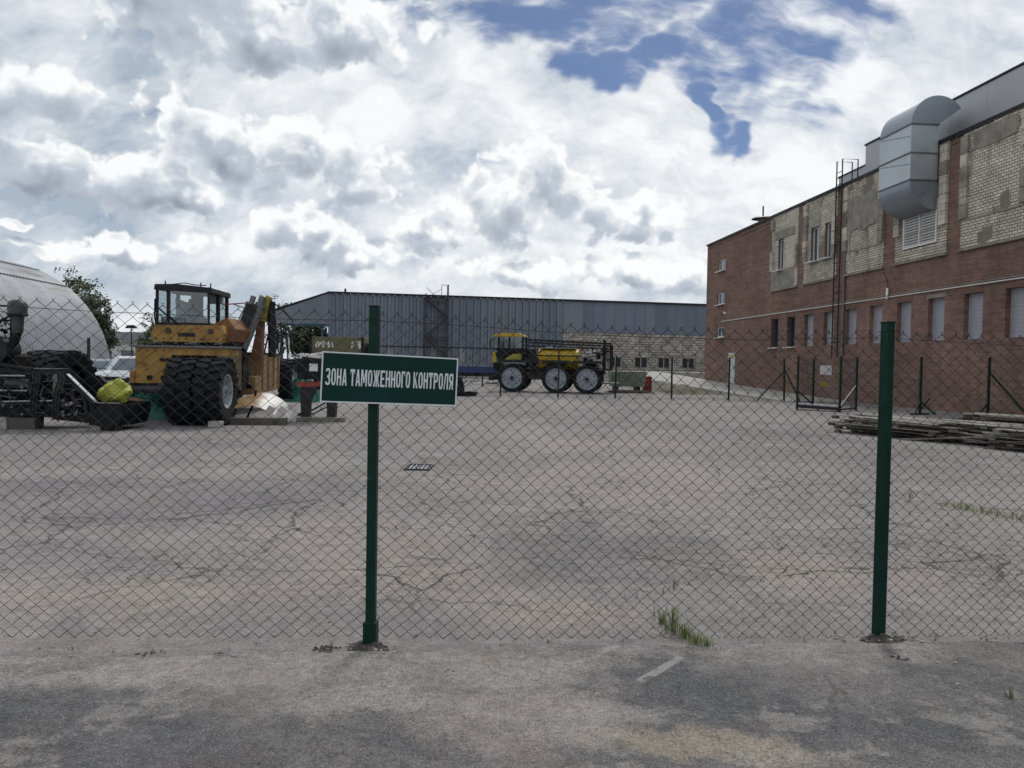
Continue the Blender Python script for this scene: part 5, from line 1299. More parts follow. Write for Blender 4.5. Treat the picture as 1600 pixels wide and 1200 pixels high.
# ------------------------------------------------------------------ yellow three-axle field sprayer
M['rim_grey'] = mat('rim_grey', (.27, .30, .335), .5, .1, .2, 5, dirt=(.15, .14, .13), dirt_amt=.3)
def sprayer():
    root = thing('field_sprayer', (0, 43.8, 0), 'yellow three-axle field sprayer with tank, folded booms and pale wheel discs', 'sprayer', rz=R(-10), local=True)
    Y, K = M['bright_yellow'], M['black_metal']
    for x in (0, 2.52, 4.27):
        for y, f in ((0, -1), (2.1, 1)):
            c = (x, y, .81); t = tyre(MB(), c, (0, 1, 0), .81, .36, .60, 26, .03).build('tyre', M['rubber'], root, fix=False)
            d = MB().lathe([(.15, .615), (.13, .585), (.06, .56), (.05, .30), (.08, .18), (.12, .10), (.12, .001)], c, (0, f, 0), 28).lathe([(-.15, .615), (.06, .57)], c, (0, f, 0), 28).build('wheel_disc', M['rim_grey'], root)
            h = MB().cyl(Vector(c) + Vector((0, f * .10, 0)), Vector(c) + Vector((0, f * .2, 0)), .11, .08, 10)
            for k in range(8):
                a = k * math.pi / 4; q = Vector((c[0] + .17 * math.cos(a), c[1] + f * .07, c[2] + .17 * math.sin(a))); h.cyl(q, q + Vector((0, f * .06, 0)), .022, n=6)
            for k in range(5):
                a = .4 + k * math.pi * .4; q = Vector((c[0] + .42 * math.cos(a), c[1] + f * .056, c[2] + .42 * math.sin(a))); h.cyl(q, q + Vector((0, f * .02, 0)), .035, n=7)
            h.build('hub', K, d)
        MB().cyl((x, .1, .81), (x, 2.0, .81), .09, n=10).build('axle', K, root)
    MB().b2((-1.0, .45, 1.05), (5.2, 1.65, 1.35)).build('chassis', K, root, bevel=.02)
    MB().b2((.85, .15, .75), (1.75, .5, 1.15)).build('side_tank', M['charcoal'], root, bevel=.03)
    for x in (0, 2.52, 4.27): MB().prism([(-.85, .0), (-.75, .12), (.75, .12), (.85, 0), (.85, -.04), (-.85, -.04)], (x, -.2, 1.72), (1, 0, 0), (0, 0, 1), (0, .5, 0)).build('mudguard', M['charcoal'], root, bevel=.01)
    # cab
    x0, x1, y0, y1, z0, z1 = -1.15, .52, .35, 1.75, 1.75, 3.16
    f = MB()
    for x, y in ((x0 + .28, y0), (x0 + .28, y1), (x1, y0), (x1, y1), (-.25, y0), (-.25, y1)): f.b2((x - .05, y - .05, z0), (x + .05, y + .05, z1))
    f.b2((x0 + .2, y0 - .06, z0), (x1 + .06, y1 + .06, 2.36)); f.b2((x0 + .1, y0 - .06, 2.36), (x1 + .35, y1 + .06, 2.50))
    cab = f.build('cab', K, root, bevel=.015)
    MB().prism([(x0 - .05, z1), (x1 + .05, z1), (x1 + .02, z1 + .12), (x1 - .35, z1 + .20), (x0 + .35, z1 + .20), (x0, z1 + .1)], (0, y0 - .12, 0), (1, 0, 0), (0, 0, 1), (0, y1 - y0 + .24, 0)).build('cab_roof', Y, cab, bevel=.02)
    MB().cyl((x1 - .18, y0 - .08, z1 + .10), (x1 - .18, y0 + .14, z1 + .10), .10, n=12).build('lamp', M['white_lamp'], cab)
    MB().b2((x0 + .30, y0 + .005, 2.50), (-.30, y0 + .012, z1)).build('side_glass', M['cab_glass'], cab); MB().b2((-.2, y0 + .005, 2.50), (x1 - .05, y0 + .012, z1)).build('side_glass', M['cab_glass'], cab)
    MB().b2((x0 + .22, y0 + .06, 2.5), (x0 + .232, y1 - .06, z1)).build('windscreen', M['cab_glass'], cab)
    MB().box((-.15, 1.05, 2.62), (.18, .5, .8), (0, R(8), 0)).build('seat', M['pale_grey_paint'], cab, bevel=.04)
    m = MB().bar((x0 + .1, y0 - .1, 3.0), (x0 - .12, y0 - .35, 2.95), .03).b2((x0 - .18, y0 - .42, 2.5), (x0 - .12, y0 - .28, 2.95)); m.build('mirror', K, cab)
    # nose, hood, steps
    MB().prism([(-1.22, 1.68), (-.68, 1.68), (-.78, 1.85), (-.98, 1.90), (-1.08, 2.27), (-1.22, 2.27)], (0, .3, 0), (1, 0, 0), (0, 0, 1), (0, 1.5, 0)).build('nose', Y, root, bevel=.02)
    MB().b2((-1.2, .4, 1.2), (-.75, 1.7, 1.66)).build('front_frame', K, root, bevel=.02)
    MB().prism([(-.45, 1.80), (.52, 1.86), (.52, 2.18), (.05, 2.16), (-.40, 1.88)], (0, -.12, 0), (1, 0, 0), (0, 0, 1), (0, .45, 0)).build('hood', M['yellow_green'], root, bevel=.02)
    MB().tube([(-.95, .2, 1.5), (-1.0, .15, 1.1), (-.95, .1, .75)], .025, 5).build('step', K, root)
    # engine bay
    e = MB(); r = random.Random(5)
    for k in range(16): e.box((r.uniform(.62, 1.35), r.uniform(.2, 1.6), r.uniform(1.4, 2.3)), (r.uniform(.1, .4), .3, r.uniform(.1, .4)))
    e.b2((.7, .35, 1.4), (1.3, 1.5, 2.2)); e.build('engine', M['charcoal'], root, bevel=.01)
    MB().cyl((1.38, .3, 1.4), (1.38, .3, 2.9), .05, n=8).build('exhaust', M['dull_steel'], root)
    # tank
    t = MB(); prof = []
    for (x0, x1) in ((1.45, 2.60), (2.66, 3.72)):
        n = 20; pr = []
        for k in range(n + 1):
            a = math.pi * k / n; pr.append((1.05 - .95 * math.cos(a) * 1.0, 2.10 + .42 * math.sin(a)))
        pr += [(1.95, 1.75), (1.65, 1.35), (.45, 1.35), (.15, 1.75)]
        t.prism(pr, (x0, 0, 0), (0, 1, 0), (0, 0, 1), (x1 - x0, 0, 0))
    tk = t.build('tank', Y, root, bevel=.05)
    MB().b2((1.42, .08, 2.07), (3.75, 2.02, 2.13)).build('strap', K, tk)
    MB().b2((2.60, .09, 1.45), (2.66, 2.01, 2.5)).build('strap', M['red_brown'], tk)
    MB().prism([(1.95, 1.55), (3.05, 1.55), (2.9, 1.78), (2.1, 1.78)], (0, .02, 0), (1, 0, 0), (0, 0, 1), (0, .14, 0)).build('wheel_recess', K, tk, bevel=.01)
    MB().cyl((2.0, 1.0, 2.5), (2.0, 1.0, 2.62), .2, n=14).cyl((3.2, 1.0, 2.5), (3.2, 1.0, 2.58), .14, n=12).build('filler_cap', M['white_paint'], tk)
    MB().b2((1.5, .3, 2.52), (3.6, .9, 2.57)).build('top_walkway', M['pale_grey_paint'], tk)
    # folded lattice booms on both sides
    for y in (-.05, 2.2):
        b = MB(); n = 16
        top = lambda u: 3.02 - .18 * u; bot = lambda u: 2.66 - .12 * u; X = lambda u: .55 + 5.0 * u
        b.bar((X(0), y, top(0)), (X(1), y, top(1)), .05); b.bar((X(0), y, bot(0)), (X(1), y, bot(1)), .045); b.bar((X(0), y + .12, bot(0) + .2), (X(1), y + .12, bot(1) + .15), .04)
        for k in range(n):
            u0, u1 = k / n, (k + 1) / n
            b.bar((X(u0), y, bot(u0)), (X((u0 + u1) / 2), y, top((u0 + u1) / 2)), .022); b.bar((X((u0 + u1) / 2), y, top((u0 + u1) / 2)), (X(u1), y, bot(u1)), .022)
        b.build('boom', K, root)
    # rear mast and frame
    ms = MB()
    for x, y in ((5.15, .3), (5.15, 1.8), (5.55, .1), (5.55, 2.0)): ms.b2((x - .05, y - .05, 1.3), (x + .05, y + .05, 3.05 if x < 5.3 else 2.75))
    for z in (1.4, 1.9, 2.4, 2.85): ms.bar((5.15, .3, z), (5.55, .1, z), .05); ms.bar((5.55, .1, z), (5.55, 2.0, z), .05)
    ms.bar((4.2, .3, 2.0), (5.55, .1, 2.4), .05); ms.bar((4.0, .3, 1.6), (5.5, .1, 1.3), .06)
    r = random.Random(8)
    for k in range(14): ms.box((r.uniform(3.9, 5.4), r.uniform(.2, 1.8), r.uniform(1.4, 2.4)), (r.uniform(.1, .5), .15, r.uniform(.06, .3)))
    ms.build('rear_mast', K, root)
    MB().tube([(4.0, .05, 2.32), (4.5, .0, 2.33), (4.9, .05, 2.5), (5.15, .1, 2.75)], .035, 6).build('hose', M['white_paint'], root)
    q = random.Random(15); cl = MB()
    for k in range(60):
        x = q.uniform(-.9, 5.4); z = q.uniform(1.1, 2.3) if not 1.5 < x < 3.7 else q.uniform(1.0, 1.5); dx, dz = q.uniform(-.5, .5), q.uniform(-.25, .25)
        cl.tube([(x, q.uniform(.0, .3), z), (x + dx * .5, -.02, z + dz * .5 + q.uniform(-.08, .08)), (x + dx, q.uniform(0, .3), z + dz)], q.uniform(.012, .03), 5)
    for k in range(18): cl.cyl((.75 + k * .27, -.12, 2.62 - k * .008), (.75 + k * .27, -.12, 2.50 - k * .008), .02, n=5)
    tag(cl.build('pipe_cluster', K, root), kind='stuff')
    h = MB()
    for k in range(7): h.tube([(5.0 + k * .08, .0, 2.5), (5.05 + k * .08, -.08, 2.1), (5.0 + k * .09, -.02, 1.6 - .05 * (k % 3))], .016, 5)
    h.build('hose_bundle', M['charcoal'], root)
    MB().b2((4.9, .5, .55), (6.0, 1.7, .62)).b2((4.9, .5, .62), (4.98, .58, 1.3)).build('rear_frame', M['dull_steel'], root)
sprayer()

# ------------------------------------------------------------------ vehicles and goods behind
def car(loc, rz, label, m, h=1.62, pick=False):
    root = thing('parked_car', loc, label, 'car', 'cars parked behind the machines', rz=rz, local=True)
    # local: nose towards -y
    body = [(-2.2, .45), (-2.25, .75), (-2.05, .92), (-1.05, 1.02), (-.45, h - .08), (-.1, h), (1.4, h - .02), (2.05, 1.05), (2.2, .95), (2.2, .4)]
    MB().prism(body, (-.88, 0, 0), (0, 1, 0), (0, 0, 1), (1.76, 0, 0)).build('body', M[m], root, bevel=.09)
    MB().add([(-.70, -1.03, 1.06), (.70, -1.03, 1.06), (.60, -.50, h - .12), (-.60, -.50, h - .12)], [(0, 1, 2, 3)]).build('windscreen', M['window_grey'], root, solid=.02)
    for s in (-1, 1):
        MB().prism([(-.85, 1.05), (-.35, h - .14), (1.3, h - .14), (1.8, 1.08)], (s * .875, 0, 0), (0, 1, 0), (0, 0, 1), (s * .02, 0, 0)).build('side_glass', M['window_dark'], root)
        MB().b2((s * .50 - .18, -2.235, .70), (s * .50 + .20 * 1, -2.19, .84)).build('headlight', M['white_lamp'], root, bevel=.02)
        MB().box((s * .99, -.75, 1.08), (.18, .1, .13)).build('mirror', M[m], root, bevel=.03)
        for y in (-1.4, 1.4):
            w = MB().lathe([(-.11, .20), (-.12, .31), (-.08, .335), (.08, .335), (.12, .31), (.11, .20)], (s * .80, y, .335), (1, 0, 0), 24).build('tyre', M['rubber'], root)
            MB().lathe([(.09, .21), (.05, .19), (.06, .06), (.09, .001)], (s * .80, y, .335), (s, 0, 0), 18).build('rim', M['steel'], w)
    MB().b2((-.42, -2.262, .62), (.42, -2.24, .78)).build('grille', M['black_metal'], root); MB().b2((-.75, -2.27, .44), (.75, -2.2, .56)).build('bumper', M['charcoal'], root, bevel=.02)
    MB().b2((-.26, -2.275, .48), (.26, -2.271, .58)).build('number_plate', M['white_frame'], root)
    if pick:
        for s in (-.62, .62): MB().tube([(s, -.2, h + .0), (s, -.1, h + .06), (s, 1.2, h + .05), (s, 1.3, h - .01)], .02, 5).build('roof_rail', M['black_metal'], root)
car((-16.75, 34.5, 0), R(-4), 'white car facing the yard between arched shed and yellow crane', 'car_white', 1.66, True)
car((-20.1, 37.5, 0), R(6), 'silver car half hidden left of the white car', 'car_silver', 1.5)

def box_container():
    root = thing('olive_container', (-9.1, 41, 0), 'olive green box container with white scrawls behind the sign', 'container')
    MB().b2((-10.55, 40, .9), (-7.75, 42.4, 2.84)).build('box', M['olive'], root, bevel=.02)
    r = random.Random(4)
    for x in (-10.52, -7.80): MB().b2((x - .06, 39.93, .9), (x + .06, 40.0, 2.84)).build('corner_post', M['black_metal'], root)
    for (x0, x1) in ((-10.2, -9.35), (-8.35, -7.95)):
        s = MB(); x = x0
        while x < x1:
            p = [(x + r.uniform(-.05, .12), 39.985, 2.45 + r.uniform(-.22, .22)) for _ in range(4)]; s.tube(p, r.uniform(.02, .05), 4); x += .13
        tag(s.build('painted_scrawl', M['white_frame'], root), kind='stuff')
    for x in (-10.2, -8.1): MB().b2((x - .2, 40.2, 0), (x + .2, 42.2, .9)).build('support', M['black_metal'], root)
    MB().b2((-10.3, 39.95, 1.98), (-8.4, 39.998, 2.06)).build('red_strip', M['red_paint'], root)
    MB().b2((-7.68, 40.05, .2), (-7.45, 40.6, 2.55)).build('gas_bottle_rack', M['black_metal'], root, bevel=.03)
box_container()
def blue_trailer():
    root = thing('flat_trailer', (-2.8, 60, 0), 'long blue trailer bed standing before the warehouse behind the sprayer', 'trailer')
    MB().b2((-7.5, 60, .80), (-.6, 62.3, 1.36)).build('bed', M['blue_paint'], root, bevel=.02)
    for x in (-7.0, -6.0, -1.4):
        MB().lathe([(-.12, .2), (-.12, .42), (-.08, .45), (.08, .45), (.12, .42), (.12, .2)], (x, 60.15, .45), (0, 1, 0), 20).cyl((x, 60.02, .45), (x, 60.25, .45), .2, n=12).build('wheel', M['rubber'], root)
    MB().b2((-7.4, 60.2, .55), (-.7, 62, .798)).build('under_frame', M['black_metal'], root)
blue_trailer()
def stack_pale():
    root = thing('pallet_frame', (-1.2, 52, 0), 'low dark steel trestle on the ground left of the sprayer', 'trestle')
    for x in (-2.0, -.5):
        for y in (51.6, 52.4): MB().b2((x - .03, y - .03, 0), (x + .03, y + .03, .72)).build('leg', M['charcoal'], root)
    MB().b2((-2.05, 51.55, .722), (-.45, 51.65, .80)).b2((-2.05, 52.35, .722), (-.45, 52.45, .80)).build('rail', M['charcoal'], root)
    for x in (-2.0, -.5): MB().b2((x - .03, 51.65, .15), (x + .03, 52.35, .2)).build('foot_bar', M['charcoal'], root)
    t = thing('white_slabs', (-1.5, 56, 0), 'low heap of pale slabs on the ground before the blue trailer', 'slabs')
    r = random.Random(2)
    for k in range(9): MB().box((-4.2 + k * .62, 56 + r.uniform(-.4, .4), .12 + .1 * (k % 3)), (.9, .7, .14), (R(r.uniform(-6, 6)), R(r.uniform(-8, 8)), r.uniform(0, 3))).build('slab', M['white_paint' if k % 2 else 'concrete'], t)
stack_pale()
def scrap():
    root = thing('scrap_plough', (-2.4, 37.5, 0), 'black and white scrap machine part on the ground at right of the sign', 'machinery')
    MB().prism([(-3.3, .03), (-1.75, .03), (-1.65, .18), (-2.3, .3), (-2.5, .95), (-3.3, 1.0)], (0, 37.2, 0), (1, 0, 0), (0, 0, 1), (0, .9, 0)).build('frame', M['black_metal'], root, bevel=.02)
    MB().prism([(-2.28, .22), (-1.82, .28), (-1.95, .55), (-2.1, .78), (-2.3, .6)], (0, 37.05, 0), (1, 0, 0), (0, 0, 1), (0, .13, 0)).build('white_plate', M['white_paint'], root, bevel=.01)
    MB().tube([(-2.25, 37.1, .9), (-2.1, 37.1, 1.1), (-2.15, 37.1, 1.5)], .03, 6).build('lever', M['charcoal'], root)
    MB().b2((-3.2, 37.1, .45), (-2.6, 37.18, .62)).build('plate', M['dull_steel'], root)
scrap()
def drum():
    root = thing('red_drum', (8.46, 48.05, 0), 'red steel drum standing left of the concrete ramp', 'drum')
    MB().lathe([(0, .001), (0, .28), (.02, .29), (.30, .28), (.32, .295), (.34, .28), (.62, .28), (.64, .295), (.66, .28), (.93, .28), (.95, .29), (.95, .26), (.93, .25), (.93, .001)], (8.46, 48.05, 0), (0, 0, 1), 24).build('barrel', M['red_paint'], root)
    MB().cyl((8.56, 47.95, .93), (8.56, 47.95, .97), .04, n=10).build('bung', M['dull_steel'], root)
    MB().b2((8.36, 47.755, .38), (8.52, 47.77, .56)).build('label', M['red_band'], root)
    t = thing('green_skip', (7.0, 46.5, 0), 'pale green open skip between the sprayer and the red drum', 'skip')
    MB().prism([(6.05, .35), (7.95, .35), (8.05, 1.25), (5.95, 1.25)], (0, 46, 0), (1, 0, 0), (0, 0, 1), (0, .06, 0)).build('front', M['pale_green'], t)
    MB().prism([(6.05, .35), (7.95, .35), (8.05, 1.25), (5.95, 1.25)], (0, 47.6, 0), (1, 0, 0), (0, 0, 1), (0, .06, 0)).build('back', M['pale_green'], t)
    for x0, x1 in ((6.05, 5.95), (7.95, 8.05)): MB().add([(x0, 46.06, .35), (x0, 47.6, .35), (x1, 47.6, 1.25), (x1, 46.06, 1.25)], [(0, 1, 2, 3)]).build('side', M['pale_green'], t, solid=.05)
    MB().b2((6.06, 46.07, .36), (7.94, 47.59, .42)).build('floor', M['pale_green'], t)
    for x in (6.5, 7.0, 7.5): MB().b2((x - .04, 45.94, .4), (x + .04, 45.998, 1.2)).build('rib', M['pale_green'], t)
    for x in (6.3, 7.6): MB().b2((x - .1, 46.1, 0), (x + .1, 47.5, .345)).build('skid', M['black_metal'], t)
    p = thing('plank_pile', (6.9, 44.8, 0), 'low dark plank pile on the ground in front of the pale green skip', 'planks')
    r = random.Random(6)
    for k in range(7): MB().box((6.9 + r.uniform(-.3, .3), 44.8 + .15 * (k % 4), .05 + .06 * (k // 3)), (2.3, .16, .045), (0, 0, R(r.uniform(-5, 5)))).build('plank', M['wood_dark'], p)
drum()

# ------------------------------------------------------------------ pallet and board stacks at the right
def wood_stacks():
    r = random.Random(21)
    bm_ = {k: MB().box((0, 0, 0), (1, 1, 1)).mesh('board', M[k]) for k in ('wood_grey', 'wood_dark', 'wood_pale')}
    def board(par, c, size, rz, k, tilt=(0, 0)):
        o = link('board', bm_[k], par); o.location = c; o.scale = size; o.rotation_euler = (tilt[0], tilt[1], rz); return o
    def stack(loc, rz, L, Wd, layers, label, seed, spread=.0):
        r = random.Random(seed)
        root = thing('board_stack', loc, label, 'boards', 'stacks of weathered wood at the brick wall', rz=rz, local=True)
        z = .0
        for l in range(layers):
            dx, dy, dr = r.uniform(-.22, .22) + spread * (l % 2), r.uniform(-.10, .10), R(r.uniform(-3.5, 3.5))
            for x in (-L / 2 + .12, 0, L / 2 - .12):                       # bearers
                for y in (-Wd / 2 + .1, 0, Wd / 2 - .1):
                    board(root, (x + dx, y + dy, z + .033), (.14, .12, .065), dr, r.choice(('wood_dark', 'wood_grey')))
            z += .066
            n = int(Wd / .16)
            for k in range(n):
                if r.random() < .10: continue
                y = -Wd / 2 + (k + .5) * Wd / n
                kk = r.choice(('wood_grey', 'wood_dark', 'wood_dark')) if l < layers - 1 else r.choice(('wood_pale', 'wood_pale', 'wood_grey'))
                board(root, (dx + r.uniform(-.10, .10), y + dy, z + .010), (L * r.uniform(.92, 1.05), .12, .019), dr + R(r.uniform(-1.5, 1.5)), kk, (R(r.uniform(-2, 2)), R(r.uniform(-1.0, 1.0))))
            z += .022
        return root
    d = math.atan2(-5.6, 1.9)
    stack((9.75, 18.9, 0), R(-62), 3.0, 1.5, 5, 'far grey wooden pallet stack behind the right fence post', 1)
    stack((11.2, 17.6, 0), R(-58), 2.8, 1.4, 5, 'middle wooden board stack between the other two stacks', 2)
    stack((11.5, 15.3, 0), R(-64), 3.0, 1.4, 5, 'nearest wooden board stack at the right edge of the picture', 3, .1)
    stack((13.6, 18.9, 0), R(-52), 4.2, 1.2, 6, 'pale-topped board stack nearest the brick wall', 4)
    root = thing('loose_planks', (10.6, 16.6, 0), 'loose dark planks slid down in front of the board stacks', 'planks', local=True)
    for k in range(16):
        t = r.uniform(-1, 1); board(root, (t * .45 + r.uniform(-.35, .35), -t * 1.2 + r.uniform(-.4, .4), .05 + .045 * (k % 6)), (r.uniform(1.4, 2.4), .13, .03), R(-62 + r.uniform(-22, 22)), r.choice(('wood_dark', 'wood_dark', 'wood_grey')), (R(r.uniform(-5, 5)), R(r.uniform(-7, 7))))
wood_stacks()

# ------------------------------------------------------------------ drain, debris, plants
def drain():
    root = thing('drain_grate', (-1.42, 11.86, 0), 'square steel drain grate set into the yard asphalt', 'drain', local=True)
    f = MB()
    for a, b in (((-.20, -.30, .008), (.20, -.25, .022)), ((-.20, .25, .008), (.20, .30, .022)), ((-.20, -.25, .008), (-.16, .25, .022)), ((.16, -.25, .008), (.20, .25, .022))): f.b2(a, b)
    f.build('frame', M['charcoal'], root)
    MB().b2((-.16, -.25, .004), (.16, .25, .007)).build('pit', M['black_metal'], root)
    me = MB().b2((-.009, -.25, 0), (.009, .25, .008)).mesh('bar', M['pale_grey_paint'])
    for k in range(5):
        o = link('bar', me, root); o.location = (-.12 + k * .06, 0, .010)
drain()
def blade_clump(mb, c, n, h, spread, r, lean=(0, 0)):
    for k in range(n):
        a = r.uniform(0, 2 * math.pi); q = abs(r.gauss(0, spread * .5)); b = Vector(c) + Vector((math.cos(a) * q, math.sin(a) * q * .6, 0))
        hh = h * r.uniform(.35, 1.0); d = Vector((math.cos(a) * r.uniform(.1, .7) + lean[0], math.sin(a) * r.uniform(.1, .7) + lean[1], 0)) * hh
        s = Vector((-math.sin(a), math.cos(a), 0)) * (.0016 * (1 + hh * 3))
        p1 = b + d * .25 + Vector((0, 0, hh * .6)); p2 = b + d * .9 + Vector((0, 0, hh * r.uniform(.75, 1.0)))
        mb.add([b - s, b + s, p1 + s * .8, p1 - s * .8, p2], [(0, 1, 2, 3), (3, 2, 4)], True)
def plants():
    def tuft(pts, label, m='grass', seed=1):
        r = random.Random(seed); mb = MB()
        for (x, y, n, h, s) in pts: blade_clump(mb, (x, y, .005), n, h, s, r)
        o = mb.build('grass_tuft', M[m], origin=(pts[0][0], pts[0][1], 0), fix=False); tag(o, label, 'grass', 'weeds in the asphalt')
    tuft([(1.07, 4.60, 70, .14, .09), (1.02, 4.72, 60, .21, .08), (1.12, 4.52, 60, .10, .08), (.98, 4.85, 30, .16, .08), (1.17, 4.47, 50, .09, .06)], 'bright green grass tuft growing at the foot of the wire mesh', 'grass', 1)
    tuft([(1.22, 5.6, 18, .14, .08), (1.12, 5.5, 14, .10, .08), (.9, 5.4, 14, .06, .12)], 'thin dry weed just beyond the bright tuft at the mesh', 'dry_grass', 2)
    tuft([(5.30 + .035 * k, 9.3 - .085 * k, 20, .14, .12) for k in range(12)], 'row of grass growing along a crack near the right edge', 'grass', 3)
    tuft([(5.10, 9.75, 22, .16, .12)], 'small dry weed at the upper end of the grass row', 'dry_grass', 4)
    tuft([(2.52, 3.80, 34, .09, .05)], 'small grass tuft at the bottom right on the near asphalt', 'dry_grass', 5)
    tuft([(-1.5, 12.9, 24, .05, .16), (-1.3, 12.85, 20, .05, .12)], 'flat weed patch just beyond the drain grate', 'dry_grass', 6)
    tuft([(.75, 4.32, 10, .03, .08), (1.0, 4.1, 8, .03, .06)], 'tiny weeds on the near asphalt left of the bright tuft', 'dry_grass', 7)
    tuft([(1.5, 8.0, 34, .06, .12)], 'sparse weed in a crack in the middle of the yard', 'dry_grass', 8)
    g = MB(); r = random.Random(31)
    for k in range(900):
        u = r.random(); x = -2 + 17 * u; y = 37.2 + r.gauss(0, .5)
        blade_clump(g, (x, y, 0), 2, .22, .3, r)
    for k in range(500):
        x = r.uniform(9.2, 11.6); y = 43 + (x - 9.2) * 1.2 + r.uniform(0, 6); blade_clump(g, (x, y, 0), 3, .35, .3, r)
    o = g.build('weeds', M['dry_grass'], fix=False); tag(o, 'scattered low weeds along the far fence line', 'weeds', kind='stuff')
    w = MB()
    for k in range(26):
        x = r.uniform(-2.8, 3.3); y = 4.43 + .0882 * x + r.gauss(0, .03); blade_clump(w, (x, y, .0), r.randint(3, 9), r.uniform(.02, .06), .035, r)
    for k in range(60):
        x = r.uniform(-5, 9); y = r.uniform(7, 20); blade_clump(w, (x, y, 0), r.randint(3, 7), r.uniform(.03, .07), .06, r)
    tag(w.build('weed_sprigs', M['dry_grass'], fix=False), 'tiny dry weed sprigs along the fence foot and asphalt cracks', 'weeds', kind='stuff')
    bank = MB().grid(30, 30, lambda u, v: (9.0 + 3.4 * u, 44 + 13 * v, -.02 + .55 * math.sin(math.pi * min(1, u * 1.0)) ** .8 * math.sin(math.pi * v) ** .7 * (.35 + .65 * v) * (1 + .9 * mnoise.noise(Vector((u * 6, v * 8, 2))))))
    o = bank.build('grass_bank', M['bank'], fix=False); tag(o, kind='structure')
M['bank'] = mat('bank', (.12, .11, .075), .95, 0, .4, 2, dirt=(.20, .185, .16), dirt_amt=.6, dirt_scale=1.5, bump=.6, bscale=6, bdist=.08)
plants()
def rubble():
    r = random.Random(17)
    def stone(mb, c, s):
        vs = []
        for k in range(12):
            a = Vector((r.gauss(0, 1), r.gauss(0, 1), r.gauss(0, .7))).normalized() * s * r.uniform(.7, 1.15); vs.append(Vector(c) + Vector((a.x, a.y, a.z * .6 + s * .3)))
        bm = bmesh.new()
        for v in vs: bm.verts.new(v)
        res = bmesh.ops.convex_hull(bm, input=bm.verts)
        bm.verts.ensure_lookup_table(); bm.faces.ensure_lookup_table()
        bm.verts.index_update(); mb.add([v.co.copy() for v in bm.verts], [tuple(v.index for v in f.verts) for f in bm.faces]); bm.free()
    for (c, lab) in (((-.79, 4.36), 'dirt and broken concrete around the foot of the sign post'), ((2.27, 4.63), 'dirt and broken concrete around the foot of the right fence post')):
        mb = MB()
        def f(u, v, c=c):
            a = u * 2 * math.pi; q = v; rad = .10 * q * (1 + .6 * mnoise.noise(Vector((math.cos(a) * 2, math.sin(a) * 2, c[0])))) 
            return (c[0] + math.cos(a) * rad * 1.15, c[1] + math.sin(a) * rad * .8, -.012 + (.038 * (1 - q) ** .8 + .012) * (1 + .7 * mnoise.noise(Vector((math.cos(a) * q * 5, math.sin(a) * q * 5, c[1])))) * (1 if q < .98 else 0))
        mb.grid(40, 10, f); o = mb.build('dirt_mound', M['dirt'], origin=(*c, 0)); tag(o, lab, 'dirt')
        st = MB()
        for k in range(34):
            a = r.uniform(0, 6.28); d = r.uniform(.05, .24); stone(st, (c[0] + math.cos(a) * d * 1.3, c[1] + math.sin(a) * d * .6, .016), r.uniform(.004, .017))
        st.build('concrete_crumb', M['rubble'], o, origin=(*c, 0))
    pb = MB()
    for k in range(420):
        x, y = r.uniform(-3.5, 4.5), r.uniform(2.2, 8) if r.random() < .5 else 4.35 + .0882 * r.uniform(-3, 4) + r.gauss(0, .14)
        stone(pb, (x, y, .018 if y < 4.35 + .088 * x else .0), abs(r.gauss(0, .0045)) + .002)
    tag(pb.build('gravel', M['rubble'], fix=False), 'scattered small stones and crumbs on the asphalt', 'gravel', kind='stuff')
    db = MB()
    for (x, y, s) in ((-1.02, 4.30, .022), (-1.06, 4.27, .016), (-1.0, 4.26, .016), (-.97, 4.31, .014), (-2.0, 4.15, .013), (-1.95, 4.17, .010), (-1.58, 4.2, .012), (.62, 4.3, .010), (1.3, 4.2, .009), (2.9, 4.62, .012), (2.95, 4.65, .010), (2.2, 4.3, .013), (2.24, 4.27, .01), (-.3, 4.0, .008), (1.0, 3.9, .008)):
        for k in range(5): stone(db, (x + r.uniform(-.03, .03), y + r.uniform(-.02, .02), .02), s * r.uniform(.5, 1))
    tag(db.build('dirt_clumps', M['dirt'], fix=False), 'dark clods of dirt lying along the foot of the fence', 'dirt', kind='stuff')
rubble()

